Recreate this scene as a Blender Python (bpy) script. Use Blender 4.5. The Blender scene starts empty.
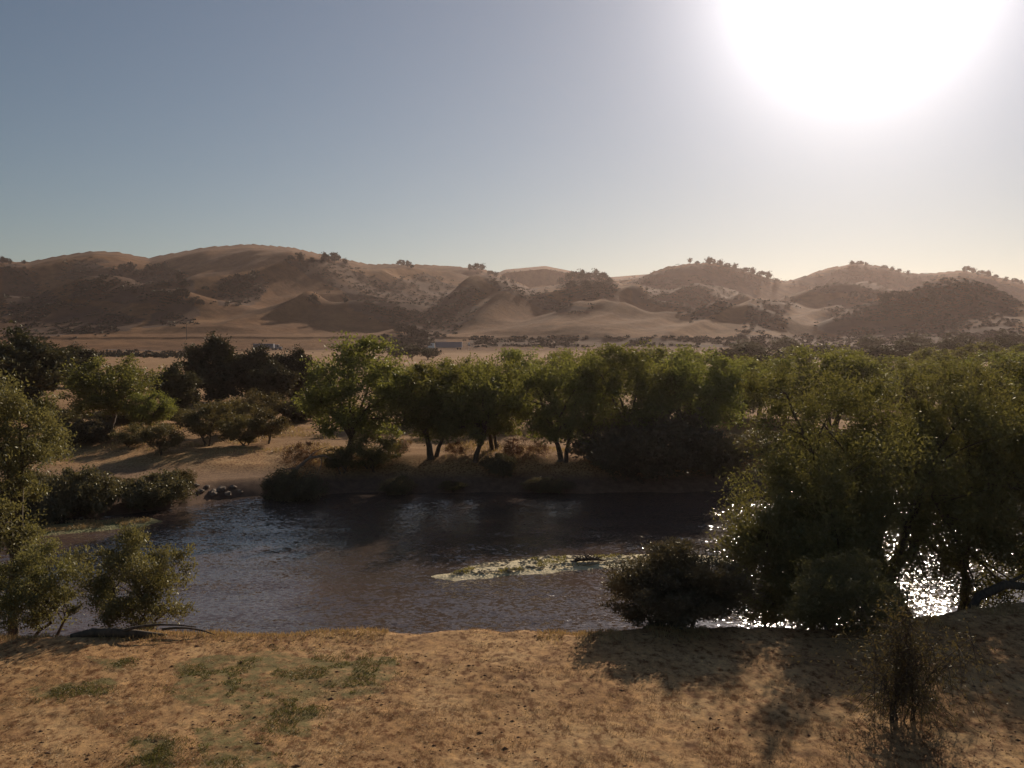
import bpy, math, random
import numpy as np
from mathutils import Vector

S = bpy.context.scene
COL = S.collection
F, W, HH = 933.0, 1024, 768
HOR = 345.0
CAMZ = 10.5
PITCH = math.atan((384 - HOR) / F)
CP, SP = math.cos(PITCH), math.sin(PITCH)

def ray(px, py):
    a = (np.asarray(px, float) - 512) / F; b = (384 - np.asarray(py, float)) / F
    return a, CP + b * SP, -SP + b * CP          # x, y, z (camera looks along +Y)

# ------------------------------------------------------------------ noise
def _hash(ix, iy, seed):
    n = (ix.astype(np.int64) * 374761393 + iy.astype(np.int64) * 668265263 + seed * 974634777) & 0xffffffff
    n = ((n ^ (n >> 13)) * 1274126177) & 0xffffffff
    return ((n ^ (n >> 16)) & 0xffff) / 65535.0
def vnoise(x, y, seed=0):
    x = np.asarray(x, float); y = np.asarray(y, float)
    ix = np.floor(x); iy = np.floor(y); fx = x - ix; fy = y - iy
    fx = fx * fx * fx * (fx * (fx * 6 - 15) + 10); fy = fy * fy * fy * (fy * (fy * 6 - 15) + 10)
    a = _hash(ix, iy, seed); b = _hash(ix + 1, iy, seed); c = _hash(ix, iy + 1, seed); d = _hash(ix + 1, iy + 1, seed)
    return (a + (b - a) * fx) * (1 - fy) + (c + (d - c) * fx) * fy
def fbm(x, y, seed=0, o=4, g=0.5):
    s = 0; a = 1; t = 0
    for k in range(o):
        s = s + a * vnoise(x * 2 ** k + 17.3 * k, y * 2 ** k - 9.1 * k, seed + k); t += a; a *= g
    return s / t                                  # 0..1
def sstep(t):
    t = np.clip(t, 0, 1); return t * t * (3 - 2 * t)

# ------------------------------------------------------------------ terrain
SKY_X = [-900, -500, -200, -60, 0, 30, 60, 95, 120, 150, 175, 210, 250, 290, 330, 370, 400, 440, 480, 500, 530, 560, 575, 605, 622, 640, 665, 690, 715, 740, 770, 785, 800, 825, 855, 880, 905, 930, 960, 985, 1024, 1150, 1400, 1900]
SKY_Y = [262, 250, 262, 259, 261, 262, 256, 251, 252, 258, 253, 247, 244, 247, 256, 264, 264, 265, 268, 274, 287, 283, 277, 278, 282, 277, 267, 263, 263, 269, 279, 281, 277, 268, 263, 266, 273, 273, 270, 275, 283, 276, 268, 262]
RID_X = [-900, 0, 250, 440, 560, 620, 700, 790, 860, 1024, 1900]
RID_Y = [1350, 1400, 1480, 1380, 1230, 1230, 1270, 1360, 1480, 1400, 1350]
#          X, Y, sx, sy, h, skew   rounded grassy mounds and spurs on the hill front
MOUNDS = [(-137, 720, 55, 30, 19, -.25), (-275, 1140, 150, 85, 22, -.1), (-256, 700, 32, 30, 17, -.3), (-368, 770, 90, 50, 20, -.2), (-570, 1250, 90, 80, 10, 0),
          (-30, 800, 16, 130, 17, -.31), (0, 740, 15, 90, 14, -.28), (82, 1050, 45, 50, 18, 0), (95, 800, 100, 32, 22, 0), (150, 665, 120, 24, 12, 0), (60, 900, 60, 30, 14, -.1),
          (235, 840, 24, 130, 20, -.44), (250, 770, 18, 80, 14, -.6), (340, 960, 150, 36, 20, 0), (290, 700, 70, 32, 20, -.1), (420, 820, 90, 36, 20, -.1), (400, 720, 60, 45, 14, -.3),
          (-560, 760, 70, 70, 18, -.3), (540, 740, 70, 60, 16, -.3), (-180, 900, 60, 40, 13, -.3)]
def H(X, Y):
    X = np.asarray(X, float); Y = np.asarray(Y, float)
    Yc = np.maximum(Y, 8.0)
    px = 512 + F * X / Yc
    # near bank, its edge and the slope to the water
    ye = np.interp(px, [-300, 0, 120, 440, 560, 740, 900, 1024, 1500], [18.0, 18.7, 19.0, 19.3, 19.3, 19.2, 20.0, 21.6, 23])
    ye = ye + 0.95 * (fbm(X * .9, Y * .1, 31, 3) - .5)
    near = 4.5 + .14 * (fbm(X * .35, Y * .35, 2, 3) - .5)
    fine = fbm(X * 3.4, Y * 3.4, 5, 4, .65) - .5
    near = near + np.where(Y < 24, (.035 * fine + .012 * (vnoise(X * 9, Y * 9, 8) - .5)), 0)
    s = (Y - ye) / 11.0
    z = near - 5.4 * np.clip(sstep((s + .10) * .9) * 1.0 - sstep(.09), 0, 1) / (1 - float(sstep(.09)))
    # far bank and plain
    yf = np.interp(px, [-600, -200, 40, 150, 185, 215, 350, 700, 800, 1024, 1500], [46, 49, 53.5, 56.5, 58, 62, 64.5, 65.5, 68, 74, 88])
    yf = yf + 2.6 * (fbm(X * .16, Y * .02, 12, 3) - .5)
    w = np.interp(px, [0, 180, 215, 330, 500, 900], [9, 7, 4.0, 6.5, 7.5, 6])
    plain = np.interp(Y, [60, 90, 150, 300, 440, 446, 475, 492, 556, 560, 620], [2.2, 2.3, 3.0, 5.2, 6.6, 7.7, 8.0, 8.0, 14.2, 15.7, 18.5])
    plain = plain - 1.15 * sstep((320 - px) / 60) * sstep((86 - Y) / 20)
    plain = plain + .75 * (fbm(X * .12, Y * .12, 3, 4) - .5) * sstep((Y - 62) / 10) + 1.5 * (fbm(X * .012, Y * .012, 4, 3) - .5) * sstep((Y - 120) / 80)
    farb = -.9 + (plain + .9) * sstep((Y - yf + .8) / w) ** .75
    z = np.where(Y > 42, farb, z)
    z = np.where((Y > 32) & (Y <= 42), np.minimum(z, -.9), z)
    # hills
    yr = np.interp(px, RID_X, RID_Y); sk = np.interp(px, SKY_X, SKY_Y)
    zr = CAMZ + (HOR - sk) / F * yr
    foot = np.interp(px, [430, 660], [600.0, 512.0]); z0 = np.interp(px, [430, 660], [17.8, 10.2])
    t = (Y - foot) / (yr - foot)
    te = np.clip(t, 0, 1)
    rise = (18.0 - zr)
    prof = .55 * te + .45 * (te * te * (3 - 2 * te))
    prof = np.where(te > .93, np.maximum(prof, 1 - (1 - te) * .6), prof)
    shelf = np.interp(te, [0, .3, .55, .84, .90, .965, 1.0], [0, .16, .38, .60, .78, .975, 1.0])      # low shelf, then a steep upper face
    wr = np.interp(px, [-900, 300, 360, 500, 545, 600], [.3, .0, .45, .6, .5, 1.0])
    prof = prof * (1 - wr) + shelf * wr
    hill = z0 + (zr - z0) * prof
    sp = X - .4 * Y + 50 * (fbm(X / 160, Y / 160, 22, 2) - .5)
    r1 = 1 - np.abs(2 * fbm(sp / 140, Y / 520, 41, 2) - 1) * 2
    r2 = 1 - np.abs(2 * fbm(sp / 52, Y / 230, 43, 2) - 1) * 2
    env = np.sin(np.pi * np.clip(te, 0, 1) ** .8) * np.clip((.97 - te) * 4, 0, 1)
    hill = hill + env * (38 * r1 + 10 * r2 - 17)
    for (mx, my, sx, sy, mh, skw) in MOUNDS:
        dx = (X - mx) + skw * (Y - my)
        hill = hill + mh * np.exp(-(dx / sx) ** 2 - ((Y - my) / sy) ** 2) * np.clip((Y - foot + 20) / 60, 0, 1) * np.clip((.95 - te) * 5, 0, 1)
    cap = CAMZ + (HOR - sk - 1.0 - 9 * (1 - te)) / F * Y          # nothing on the front of a hill stands higher than its summit
    d_ = hill - cap
    hill = np.where(te < 1, cap + np.where(d_ > 6, -.0 * d_, np.where(d_ < -6, d_, -(6 - d_) ** 2 / 24)), hill)
    over = np.clip(Y - yr, 0, 1e9)
    hill = np.where(t > 1, zr - .3 * over, hill)
    zf = CAMZ + (HOR - np.interp(px, [-900, 300, 470, 505, 545, 570, 600, 660, 800, 1900], [300, 300, 290, 276, 273, 277, 283, 279, 300, 300])) / F * 2100
    far = zf - .00012 * (Y - 2100) ** 2
    far = np.where(Y > 2100, zf - .2 * (Y - 2100), far)
    hill = np.where(Y > 1550, np.maximum(np.maximum(hill, far), 25), hill)
    hill = hill + .8 * (fbm(X / 14, Y / 14, 50, 3) - .5) + 3.0 * (fbm(X / 42, Y / 70, 54, 3) - .5) * np.clip((.97 - te) * 6, 0, 1)
    k = sstep((Y - foot + 10) / 30)
    return z * (1 - k) + hill * k

def hit(px, py, ymin=9.0, ymax=2300.0):
    """ground points seen at the given pixels"""
    px = np.atleast_1d(np.asarray(px, float)); py = np.atleast_1d(np.asarray(py, float))
    a, b, c = ray(px, py)
    ys = np.concatenate([np.arange(ymin, 90, .25), np.geomspace(90, ymax, 700)])
    out = np.full(px.shape, np.nan)
    prev = np.full(px.shape, ymin)
    for y in ys:
        t = y / b
        low = (CAMZ + c * t) <= H(a * t, np.full(px.shape, y))
        new = low & np.isnan(out)
        out[new] = y
        if not np.isnan(out).any(): break
    X = a / b * out
    return X, out, H(X, np.where(np.isnan(out), 0, out))

# ------------------------------------------------------------------ mesh helpers
def mesh_np(name, V, faces, mats, smooth=False, n=4):
    V = np.asarray(V, np.float32); faces = np.asarray(faces, np.int32)
    me = bpy.data.meshes.new(name)
    me.vertices.add(len(V)); me.vertices.foreach_set('co', V.ravel())
    nf = len(faces)
    me.loops.add(nf * n); me.loops.foreach_set('vertex_index', faces.ravel())
    me.polygons.add(nf)
    me.polygons.foreach_set('loop_start', np.arange(0, nf * n, n, dtype=np.int32))
    me.polygons.foreach_set('loop_total', np.full(nf, n, np.int32))
    if smooth: me.polygons.foreach_set('use_smooth', np.ones(nf, bool))
    for m in (mats if isinstance(mats, (list, tuple)) else [mats]): me.materials.append(m)
    me.update(calc_edges=True); me.validate()
    return me
def link(name, me, parent=None, loc=None):
    o = bpy.data.objects.new(name, me); COL.objects.link(o)
    if parent: o.parent = parent
    if loc is not None: o.location = loc
    return o
def tag(o, label=None, cat=None, group=None, kind=None):
    if label: o['label'] = label
    if cat: o['category'] = cat
    if group: o['group'] = group
    if kind: o['kind'] = kind
    return o

class Tubes:
    def __init__(s): s.v = []; s.f = []; s.n = 0
    def add(s, pts, rad, seg=6):
        pts = np.asarray(pts, float); m = len(pts)
        d = np.gradient(pts, axis=0); d /= np.linalg.norm(d, axis=1)[:, None] + 1e-9
        up = np.array([.3, .9, .1]) if abs(d[0][2]) > .8 else np.array([0, 0, 1.])
        a = np.cross(d, up); a /= np.linalg.norm(a, axis=1)[:, None] + 1e-9
        b = np.cross(d, a)
        th = np.arange(seg) * 2 * math.pi / seg
        ring = pts[:, None, :] + np.asarray(rad)[:, None, None] * (a[:, None, :] * np.cos(th)[None, :, None] + b[:, None, :] * np.sin(th)[None, :, None])
        s.v.append(ring.reshape(-1, 3))
        i = np.arange(m - 1)[:, None] * seg; j = np.arange(seg)[None, :]; j2 = (j + 1) % seg
        q = np.stack([i + j, i + j2, i + seg + j2, i + seg + j], -1).reshape(-1, 4) + s.n
        s.f.append(q); s.n += m * seg
    def mesh(s, name, mat): return mesh_np(name, np.concatenate(s.v), np.concatenate(s.f), mat, True)

def bez(p0, p1, p2, n):
    t = np.linspace(0, 1, n)[:, None]
    return (1 - t) ** 2 * p0 + 2 * t * (1 - t) * p1 + t * t * p2

def leaves(rng, C, L, Wd, outdir, hang=0., up=.35):
    n = len(C)
    a = rng.normal(size=(n, 3)) + outdir * .8; a[:, 2] += up - hang
    a /= np.linalg.norm(a, axis=1)[:, None]
    s = np.cross(a, rng.normal(size=(n, 3))); s /= np.linalg.norm(s, axis=1)[:, None] + 1e-9
    l = (L * rng.uniform(.6, 1.35, n))[:, None]; w = (Wd * rng.uniform(.7, 1.3, n))[:, None]
    nn = np.cross(a, s)
    V = np.stack([C - a * l * .5, C + s * w * .5 + nn * w * .15, C + a * l * .5, C - s * w * .5 + nn * w * .15], 1).reshape(-1, 3)
    Fc = np.arange(n * 4).reshape(-1, 4)
    return V, Fc

def make_tree(seed, stems, fork, crown, limbs=6, nclump=50, clr=.9, per=150, ll=.22, lw=.1, tr=.22, hang=0., mats=None,
              flat=.9, inner=.35, wig=.5, extra=(), low=None, upleaf=.35):
    """stems: base offsets with top xy; fork: height; crown: (cx, cy, cz, rx, ry, rz). returns trunk mesh, crown mesh"""
    rng = np.random.default_rng(seed)
    cx, cy, cz, rx, ry, rz = crown
    cc = np.array([cx, cy, cz]); rr = np.array([rx, ry, rz])
    T = Tubes()
    nodes = []; nrad = []
    for (bx, by, tx, ty, k) in stems:
        p0 = np.array([bx, by, -.25]); p2 = np.array([tx, ty, fork * rng.uniform(.85, 1.1)])
        p1 = np.array([bx + (tx - bx) * .25, by + (ty - by) * .25, p2[2] * .55]) + rng.normal(size=3) * [wig * .3, wig * .3, 0]
        P = bez(p0, p1, p2, 9); P[1:-1] += rng.normal(size=(7, 3)) * .04 * wig
        R = tr * k * np.linspace(1.25, .72, 9); R[0] *= 1.35
        T.add(P, R, 8)
        nl = max(2, int(round(limbs / len(stems))))
        for i in range(nl):
            th = 2 * math.pi * (i + rng.uniform(-.3, .3)) / nl + seed
            q = rng.uniform(.35, .7)
            tgt = cc + rr * np.array([math.cos(th) * q, math.sin(th) * q, rng.uniform(-.25, .75)])
            st = P[-1 if rng.random() < .6 else -3]
            mid = (st + tgt) / 2 + np.array([0, 0, .12 * rz]) + rng.normal(size=3) * wig * .4
            Q = bez(st, mid, tgt, 8); Q[1:-1] += rng.normal(size=(6, 3)) * .05 * wig
            RQ = tr * k * np.linspace(.6, .14, 8)
            T.add(Q, RQ, 6)
            nodes.append(Q[2:]); nrad.append(RQ[2:])
    N = np.concatenate(nodes); NR = np.concatenate(nrad)
    # clump centres
    d = rng.normal(size=(nclump * 3, 3)); d /= np.linalg.norm(d, axis=1)[:, None]
    rad = rng.uniform(inner, 1, nclump * 3) ** .6
    lob = .62 + .68 * (vnoise(d[:, 0] * 1.7 + 5, d[:, 1] * 1.7 + d[:, 2] * 1.9, seed))
    P = cc + d * (rad * lob)[:, None] * rr
    keep = []
    for i in range(len(P)):
        if low is not None and P[i][2] < low: continue
        if all(np.linalg.norm((P[i] - P[j])) > clr * .62 for j in keep): keep.append(i)
        if len(keep) >= nclump: break
    P = np.concatenate([P[keep], np.array(extra, float).reshape(-1, 3)])
    CS = []; OD = []
    for p in P:
        dd = np.linalg.norm(N - p, axis=1) + np.where(N[:, 2] > p[2], .8, 0)
        j = int(np.argmin(dd))
        q = N[j]; r0 = max(NR[j] * .6, tr * .07)
        mid = (q + p) / 2 + rng.normal(size=3) * .12 + np.array([0, 0, .15])
        T.add(bez(q, mid, p, 5), np.linspace(r0, r0 * .25, 5), 4)
        r = clr * rng.uniform(.55, 1.4)
        m = int(per * rng.uniform(.6, 1.3))
        # sub-sprays inside a clump
        ns = 7
        sd = rng.normal(size=(ns, 3)); sd /= np.linalg.norm(sd, axis=1)[:, None]; sd[:, 2] = np.where(hang > .3, -np.abs(sd[:, 2]), sd[:, 2] + .25)
        w = rng.integers(0, ns, m); tt = rng.uniform(.1, 1.05, m) ** .8
        c = p + sd[w] * (tt * r)[:, None] + rng.normal(size=(m, 3)) * (r * .24)
        c[:, 2] = p[2] + (c[:, 2] - p[2]) * flat
        CS.append(c); OD.append(sd[w])
    C = np.concatenate(CS); OD = np.concatenate(OD)
    V, Fc = leaves(rng, C, ll, lw, OD, hang, upleaf)
    return T.mesh('trunk', mats[0]), mesh_np('crown', V, Fc, mats[1])

def plant(name, label, cat, meshes, loc, sc=(1, 1, 1), rz=0., group=None, parts=('trunk', 'crown')):
    e = bpy.data.objects.new(name, None); COL.objects.link(e)
    e.empty_display_size = .5
    e.location = loc; e.scale = sc; e.rotation_euler = (0, 0, rz)
    tag(e, label, cat, group)
    for me, pn in zip(meshes, parts):
        c = bpy.data.objects.new(pn, me); COL.objects.link(c); c.parent = e
    return e

# ------------------------------------------------------------------ materials
def mat(name):
    m = bpy.data.materials.new(name); m.use_nodes = True
    nt = m.node_tree; nt.nodes.clear()
    out = nt.nodes.new('ShaderNodeOutputMaterial')
    return m, nt, out
def N(nt, t, **k):
    n = nt.nodes.new(t)
    for a, v in k.items():
        if a.startswith('_'): n.inputs[a[1:]].default_value = v
        else: setattr(n, a, v)
    return n
def ramp(nt, fac, stops):
    r = nt.nodes.new('ShaderNodeValToRGB')
    e = r.color_ramp.elements
    while len(e) < len(stops): e.new(.5)
    for x, (p, c) in zip(e, stops): x.position = p; x.color = (*c, 1) if len(c) == 3 else c
    nt.links.new(fac, r.inputs[0]); return r.outputs[0]
def mixc(nt, fac, a, b):
    m = nt.nodes.new('ShaderNodeMix'); m.data_type = 'RGBA'
    for s, v in ((0, fac), (6, a), (7, b)):
        if isinstance(v, (int, float)): m.inputs[s].default_value = v
        elif isinstance(v, tuple): m.inputs[s].default_value = (*v, 1)
        else: nt.links.new(v, m.inputs[s])
    return m.outputs[2]

def leaf_mat(name, c1, c2, tcol, tr=.4, scale=1.2):
    m, nt, out = mat(name)
    tc = N(nt, 'ShaderNodeTexCoord'); oi = N(nt, 'ShaderNodeObjectInfo')
    no = N(nt, 'ShaderNodeTexNoise', _Scale=scale, _Detail=6.0, _Roughness=.75)
    nt.links.new(tc.outputs['Object'], no.inputs['Vector'])
    col = ramp(nt, no.outputs[0], [(.33, c1), (.67, c2)])
    hsv = N(nt, 'ShaderNodeHueSaturation')
    mp = N(nt, 'ShaderNodeMapRange'); mp.inputs[3].default_value = .8; mp.inputs[4].default_value = 1.2
    nt.links.new(oi.outputs['Random'], mp.inputs[0]); nt.links.new(mp.outputs[0], hsv.inputs['Value'])
    mp2 = N(nt, 'ShaderNodeMapRange'); mp2.inputs[3].default_value = .485; mp2.inputs[4].default_value = .515
    nt.links.new(oi.outputs['Random'], mp2.inputs[0]); nt.links.new(mp2.outputs[0], hsv.inputs['Hue'])
    nt.links.new(col, hsv.inputs['Color'])
    d = N(nt, 'ShaderNodeBsdfDiffuse'); nt.links.new(hsv.outputs[0], d.inputs[0])
    t = N(nt, 'ShaderNodeBsdfTranslucent')
    tm = N(nt, 'ShaderNodeMix', data_type='RGBA', blend_type='MULTIPLY'); tm.inputs[0].default_value = 1
    nt.links.new(hsv.outputs[0], tm.inputs[6]); tm.inputs[7].default_value = (*tcol, 1)
    nt.links.new(tm.outputs[2], t.inputs[0])
    mx = N(nt, 'ShaderNodeMixShader'); mx.inputs[0].default_value = tr
    nt.links.new(d.outputs[0], mx.inputs[1]); nt.links.new(t.outputs[0], mx.inputs[2])
    g = N(nt, 'ShaderNodeBsdfGlossy'); g.inputs['Roughness'].default_value = .45; g.inputs['Color'].default_value = (.9, .9, .8, 1)
    m2 = N(nt, 'ShaderNodeMixShader'); m2.inputs[0].default_value = .035
    nt.links.new(mx.outputs[0], m2.inputs[1]); nt.links.new(g.outputs[0], m2.inputs[2])
    nt.links.new(m2.outputs[0], out.inputs[0])
    return m

def bark_mat(name, c1, c2):
    m, nt, out = mat(name)
    tc = N(nt, 'ShaderNodeTexCoord'); mpg = N(nt, 'ShaderNodeMapping'); mpg.inputs['Scale'].default_value = (9, 9, 2)
    no = N(nt, 'ShaderNodeTexNoise', _Scale=1.5, _Detail=5.0)
    nt.links.new(tc.outputs['Object'], mpg.inputs[0]); nt.links.new(mpg.outputs[0], no.inputs['Vector'])
    p = N(nt, 'ShaderNodeBsdfPrincipled', _Roughness=.95)
    nt.links.new(ramp(nt, no.outputs[0], [(.3, c1), (.7, c2)]), p.inputs['Base Color'])
    b = N(nt, 'ShaderNodeBump', _Strength=.6, _Distance=.03); nt.links.new(no.outputs[0], b.inputs['Height']); nt.links.new(b.outputs[0], p.inputs['Normal'])
    nt.links.new(p.outputs[0], out.inputs[0]); return m

BARK = bark_mat('bark', (.05, .038, .028), (.12, .09, .065))
DEADW = bark_mat('dead_wood', (.16, .11, .08), (.3, .22, .16))
LF_COT = leaf_mat('cottonwood_leaf', (.105, .112, .046), (.205, .208, .08), (1.4, 1.3, .6), .48)
LF_WIL = leaf_mat('willow_leaf', (.085, .084, .042), (.18, .168, .075), (1.4, 1.25, .6), .36, 1.6)
LF_PAL = leaf_mat('pale_willow_leaf', (.12, .12, .06), (.24, .225, .12), (1.3, 1.2, .65), .42, 1.8)
LF_OAK = leaf_mat('oak_leaf', (.055, .053, .034), (.105, .094, .054), (1.2, 1.1, .6), .2, .9)
LF_SHR = leaf_mat('shrub_leaf', (.09, .084, .046), (.19, .165, .08), (1.35, 1.15, .6), .32, 2.0)
LF_DRK = leaf_mat('dense_shrub_leaf', (.095, .084, .056), (.18, .152, .09), (1.2, 1.1, .6), .25, 1.2)
LF_DRY = leaf_mat('dry_leaf', (.11, .06, .035), (.2, .11, .065), (1.2, .9, .6), .3, 2.5)
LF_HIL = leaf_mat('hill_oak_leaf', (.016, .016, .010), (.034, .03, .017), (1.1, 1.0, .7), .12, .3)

def ground_mat(name, hills=False):
    m, nt, out = mat(name)
    geo = N(nt, 'ShaderNodeNewGeometry')
    at = N(nt, 'ShaderNodeVertexColor', layer_name='zone')
    sep = N(nt, 'ShaderNodeSeparateColor'); nt.links.new(at.outputs[0], sep.inputs[0])
    def nz(scale, det=6., rough=.6, vec=(1, 1, 1)):
        mp = N(nt, 'ShaderNodeMapping'); mp.inputs['Scale'].default_value = vec
        nt.links.new(geo.outputs['Position'], mp.inputs[0])
        n = N(nt, 'ShaderNodeTexNoise', _Scale=scale, _Detail=det, _Roughness=rough); nt.links.new(mp.outputs[0], n.inputs['Vector']); return n.outputs[0]
    if hills:
        base = ramp(nt, nz(.012, 6, .65, (1, .5, 1)), [(.3, (.14, .065, .026)), (.5, (.205, .10, .04)), (.7, (.28, .147, .06))])
        spk = ramp(nt, nz(.06, 8, .75), [(.36, (.5, .45, .4)), (.6, (1.1, 1.08, 1.05))])
        mm = N(nt, 'ShaderNodeMix', data_type='RGBA', blend_type='MULTIPLY'); mm.inputs[0].default_value = .8
        nt.links.new(base, mm.inputs[6]); nt.links.new(spk, mm.inputs[7]); col = mm.outputs[2]
        scr_shade = ramp(nt, nz(.09, 5, .7), [(.3, (.065, .038, .026)), (.7, (.115, .066, .043))])
        col = mixc(nt, sep.outputs[0], col, scr_shade)                       # R: brush covered soil, plus hillside shade painted into the colour
        bump = nz(.16, 8, .75); bs, bd = .8, 1.3
    else:
        base = ramp(nt, nz(.6, 8, .72), [(.30, (.33, .185, .085)), (.5, (.46, .28, .137)), (.68, (.55, .37, .195))])
        straw = ramp(nt, nz(7., 6, .7, (1, .6, 1)), [(.38, (.38, .28, .22)), (.5, (.95, .93, .9)), (.66, (1.3, 1.25, 1.1))])
        mm = N(nt, 'ShaderNodeMix', data_type='RGBA', blend_type='MULTIPLY'); mm.inputs[0].default_value = 1
        nt.links.new(base, mm.inputs[6]); nt.links.new(straw, mm.inputs[7]); col = mm.outputs[2]
        red = ramp(nt, nz(1.3, 7, .75, (1, 1, 1)), [(.55, (0, 0, 0)), (.66, (.75, .75, .75))])
        col = mixc(nt, red, col, (.17, .085, .045))
        gn = nz(3.5, 6, .75)
        gm = N(nt, 'ShaderNodeMath', operation='MULTIPLY'); nt.links.new(sep.outputs[1], gm.inputs[0]); nt.links.new(ramp(nt, gn, [(.38, (0, 0, 0)), (.56, (.9, .9, .9))]), gm.inputs[1])
        col = mixc(nt, gm.outputs[0], col, (.20, .17, .072))              # G: short green growth
        col = mixc(nt, sep.outputs[0], col, ramp(nt, nz(2., 5, .7), [(.3, (.12, .08, .06)), (.7, (.22, .145, .10))]))   # R: damp dark soil
        col = mixc(nt, sep.outputs[2], col, ramp(nt, nz(.15, 5, .6), [(.3, (.235, .128, .058)), (.7, (.33, .19, .09))]))   # B: pale sand / dry plain
        bump = nz(14., 8, .75); bs, bd = .8, .022
    p = N(nt, 'ShaderNodeBsdfPrincipled', _Roughness=1.0); p.inputs['Specular IOR Level'].default_value = .1
    nt.links.new(col, p.inputs['Base Color'])
    b = N(nt, 'ShaderNodeBump', _Strength=bs, _Distance=bd); nt.links.new(bump, b.inputs['Height']); nt.links.new(b.outputs[0], p.inputs['Normal'])
    nt.links.new(p.outputs[0], out.inputs[0]); return m

def simple(name, c, rough=.6, metal=0., var=.15, scale=8.):
    m, nt, out = mat(name)
    tc = N(nt, 'ShaderNodeTexCoord'); no = N(nt, 'ShaderNodeTexNoise', _Scale=scale, _Detail=4.0); nt.links.new(tc.outputs['Object'], no.inputs['Vector'])
    p = N(nt, 'ShaderNodeBsdfPrincipled', _Roughness=rough, _Metallic=metal)
    nt.links.new(ramp(nt, no.outputs[0], [(.3, tuple(x * (1 - var) for x in c)), (.7, tuple(min(1, x * (1 + var)) for x in c))]), p.inputs['Base Color'])
    nt.links.new(p.outputs[0], out.inputs[0]); return m

# ------------------------------------------------------------------ ground and hills
def inpoly(px, py, poly):
    r = np.zeros(px.shape, bool); n = len(poly)
    for i in range(n):
        x1, y1 = poly[i]; x2, y2 = poly[(i + 1) % n]
        c = ((y1 > py) != (y2 > py)) & (px < (x2 - x1) * (py - y1) / (y2 - y1 + 1e-12) + x1)
        r ^= c
    return r
def proj(X, Y, Z):
    dz = Z - CAMZ
    d = Y * CP - dz * SP; v = Y * SP + dz * CP
    d = np.maximum(d, .1)
    return 512 + F * X / d, 384 - F * v / d

uu = np.concatenate([-np.geomspace(7, .66, 60), np.arange(-.645, .6451, .0031), np.geomspace(.66, 7, 60)])
def sheet(name, ys, m, zfn):
    Yg, Ug = np.meshgrid(ys, uu, indexing='ij')
    Xg = Ug * np.maximum(Yg, 12.)
    Z = H(Xg, Yg)
    R, C = Yg.shape
    V = np.stack([Xg, Yg, Z], -1).reshape(-1, 3)
    idx = np.arange(R * C).reshape(R, C)
    Fc = np.stack([idx[:-1, :-1], idx[:-1, 1:], idx[1:, 1:], idx[1:, :-1]], -1).reshape(-1, 4)
    me = mesh_np(name, V, Fc, m, True)
    ca = me.color_attributes.new('zone', 'FLOAT_COLOR', 'POINT')
    z = zfn(Xg, Yg, Z)
    ca.data.foreach_set('color', z.reshape(-1).astype(np.float32))
    o = link(name, me); o['kind'] = 'structure'; return o

GREEN = [[(165, 690), (190, 660), (260, 648), (330, 655), (400, 655), (400, 672), (360, 700), (300, 712), (200, 700)], [(30, 690), (100, 683), (108, 696), (40, 702)],
         [(140, 735), (165, 740), (165, 768), (135, 768)], [(195, 725), (235, 725), (300, 768), (190, 768)], [(250, 700), (330, 712), (300, 735), (240, 730)],
         [(100, 655), (130, 658), (125, 668), (100, 665)]]
def zone_ground(X, Y, Z):
    px, py = proj(X, Y, Z)
    wx = px + 26 * (fbm(X * .8, Y * .8, 61, 3) - .5) * 2; wy = py + 12 * (fbm(X * .8, Y * .8, 67, 3) - .5) * 2
    g = np.zeros(X.shape)
    for p in GREEN: g = np.maximum(g, inpoly(wx, wy, p) * 1.)
    g *= (Y < 30)
    green2 = ((Y > 42) & (Y < 90)) * sstep((fbm(X * .2, Y * .2, 71, 3) - .6) * 6) * .5
    damp = np.where(Y < 30, sstep((4.2 - Z) / .6), 0)
    damp = np.where((Y > 40) & (Y < 90), sstep((1.5 - Z) / .8), damp)
    sand = np.where(Y > 66, .85, 0) * sstep((Z - 1.7) / .4) 
    sand = sand * (.55 + .45 * fbm(X * .06, Y * .06, 77, 3))
    o = np.ones(X.shape + (4,)); o[..., 0] = damp; o[..., 1] = np.maximum(g, green2); o[..., 2] = sand
    return o
SCRUB_SHADE = [  # brush covered and shaded slopes, as seen from the river
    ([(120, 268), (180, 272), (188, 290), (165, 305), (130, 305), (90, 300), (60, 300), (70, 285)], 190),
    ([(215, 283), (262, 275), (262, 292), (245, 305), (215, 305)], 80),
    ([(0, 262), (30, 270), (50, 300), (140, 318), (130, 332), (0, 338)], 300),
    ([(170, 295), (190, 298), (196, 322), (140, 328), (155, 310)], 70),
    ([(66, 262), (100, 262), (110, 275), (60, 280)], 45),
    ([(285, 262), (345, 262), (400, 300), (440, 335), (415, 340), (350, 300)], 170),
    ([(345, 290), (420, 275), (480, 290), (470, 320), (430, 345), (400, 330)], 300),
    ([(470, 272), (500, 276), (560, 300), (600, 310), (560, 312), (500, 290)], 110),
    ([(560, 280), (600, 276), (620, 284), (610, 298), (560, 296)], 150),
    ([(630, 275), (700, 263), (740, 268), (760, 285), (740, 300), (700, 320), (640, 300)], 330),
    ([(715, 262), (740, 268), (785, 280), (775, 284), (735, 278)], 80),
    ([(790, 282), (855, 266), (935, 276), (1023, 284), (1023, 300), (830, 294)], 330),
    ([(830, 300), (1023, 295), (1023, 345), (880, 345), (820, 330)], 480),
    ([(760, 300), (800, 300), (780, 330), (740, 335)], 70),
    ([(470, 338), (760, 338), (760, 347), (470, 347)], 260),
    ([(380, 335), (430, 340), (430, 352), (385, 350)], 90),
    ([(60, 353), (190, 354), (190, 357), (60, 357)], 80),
    ([(740, 335), (1023, 340), (1023, 362), (740, 358)], 380),
]
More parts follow.
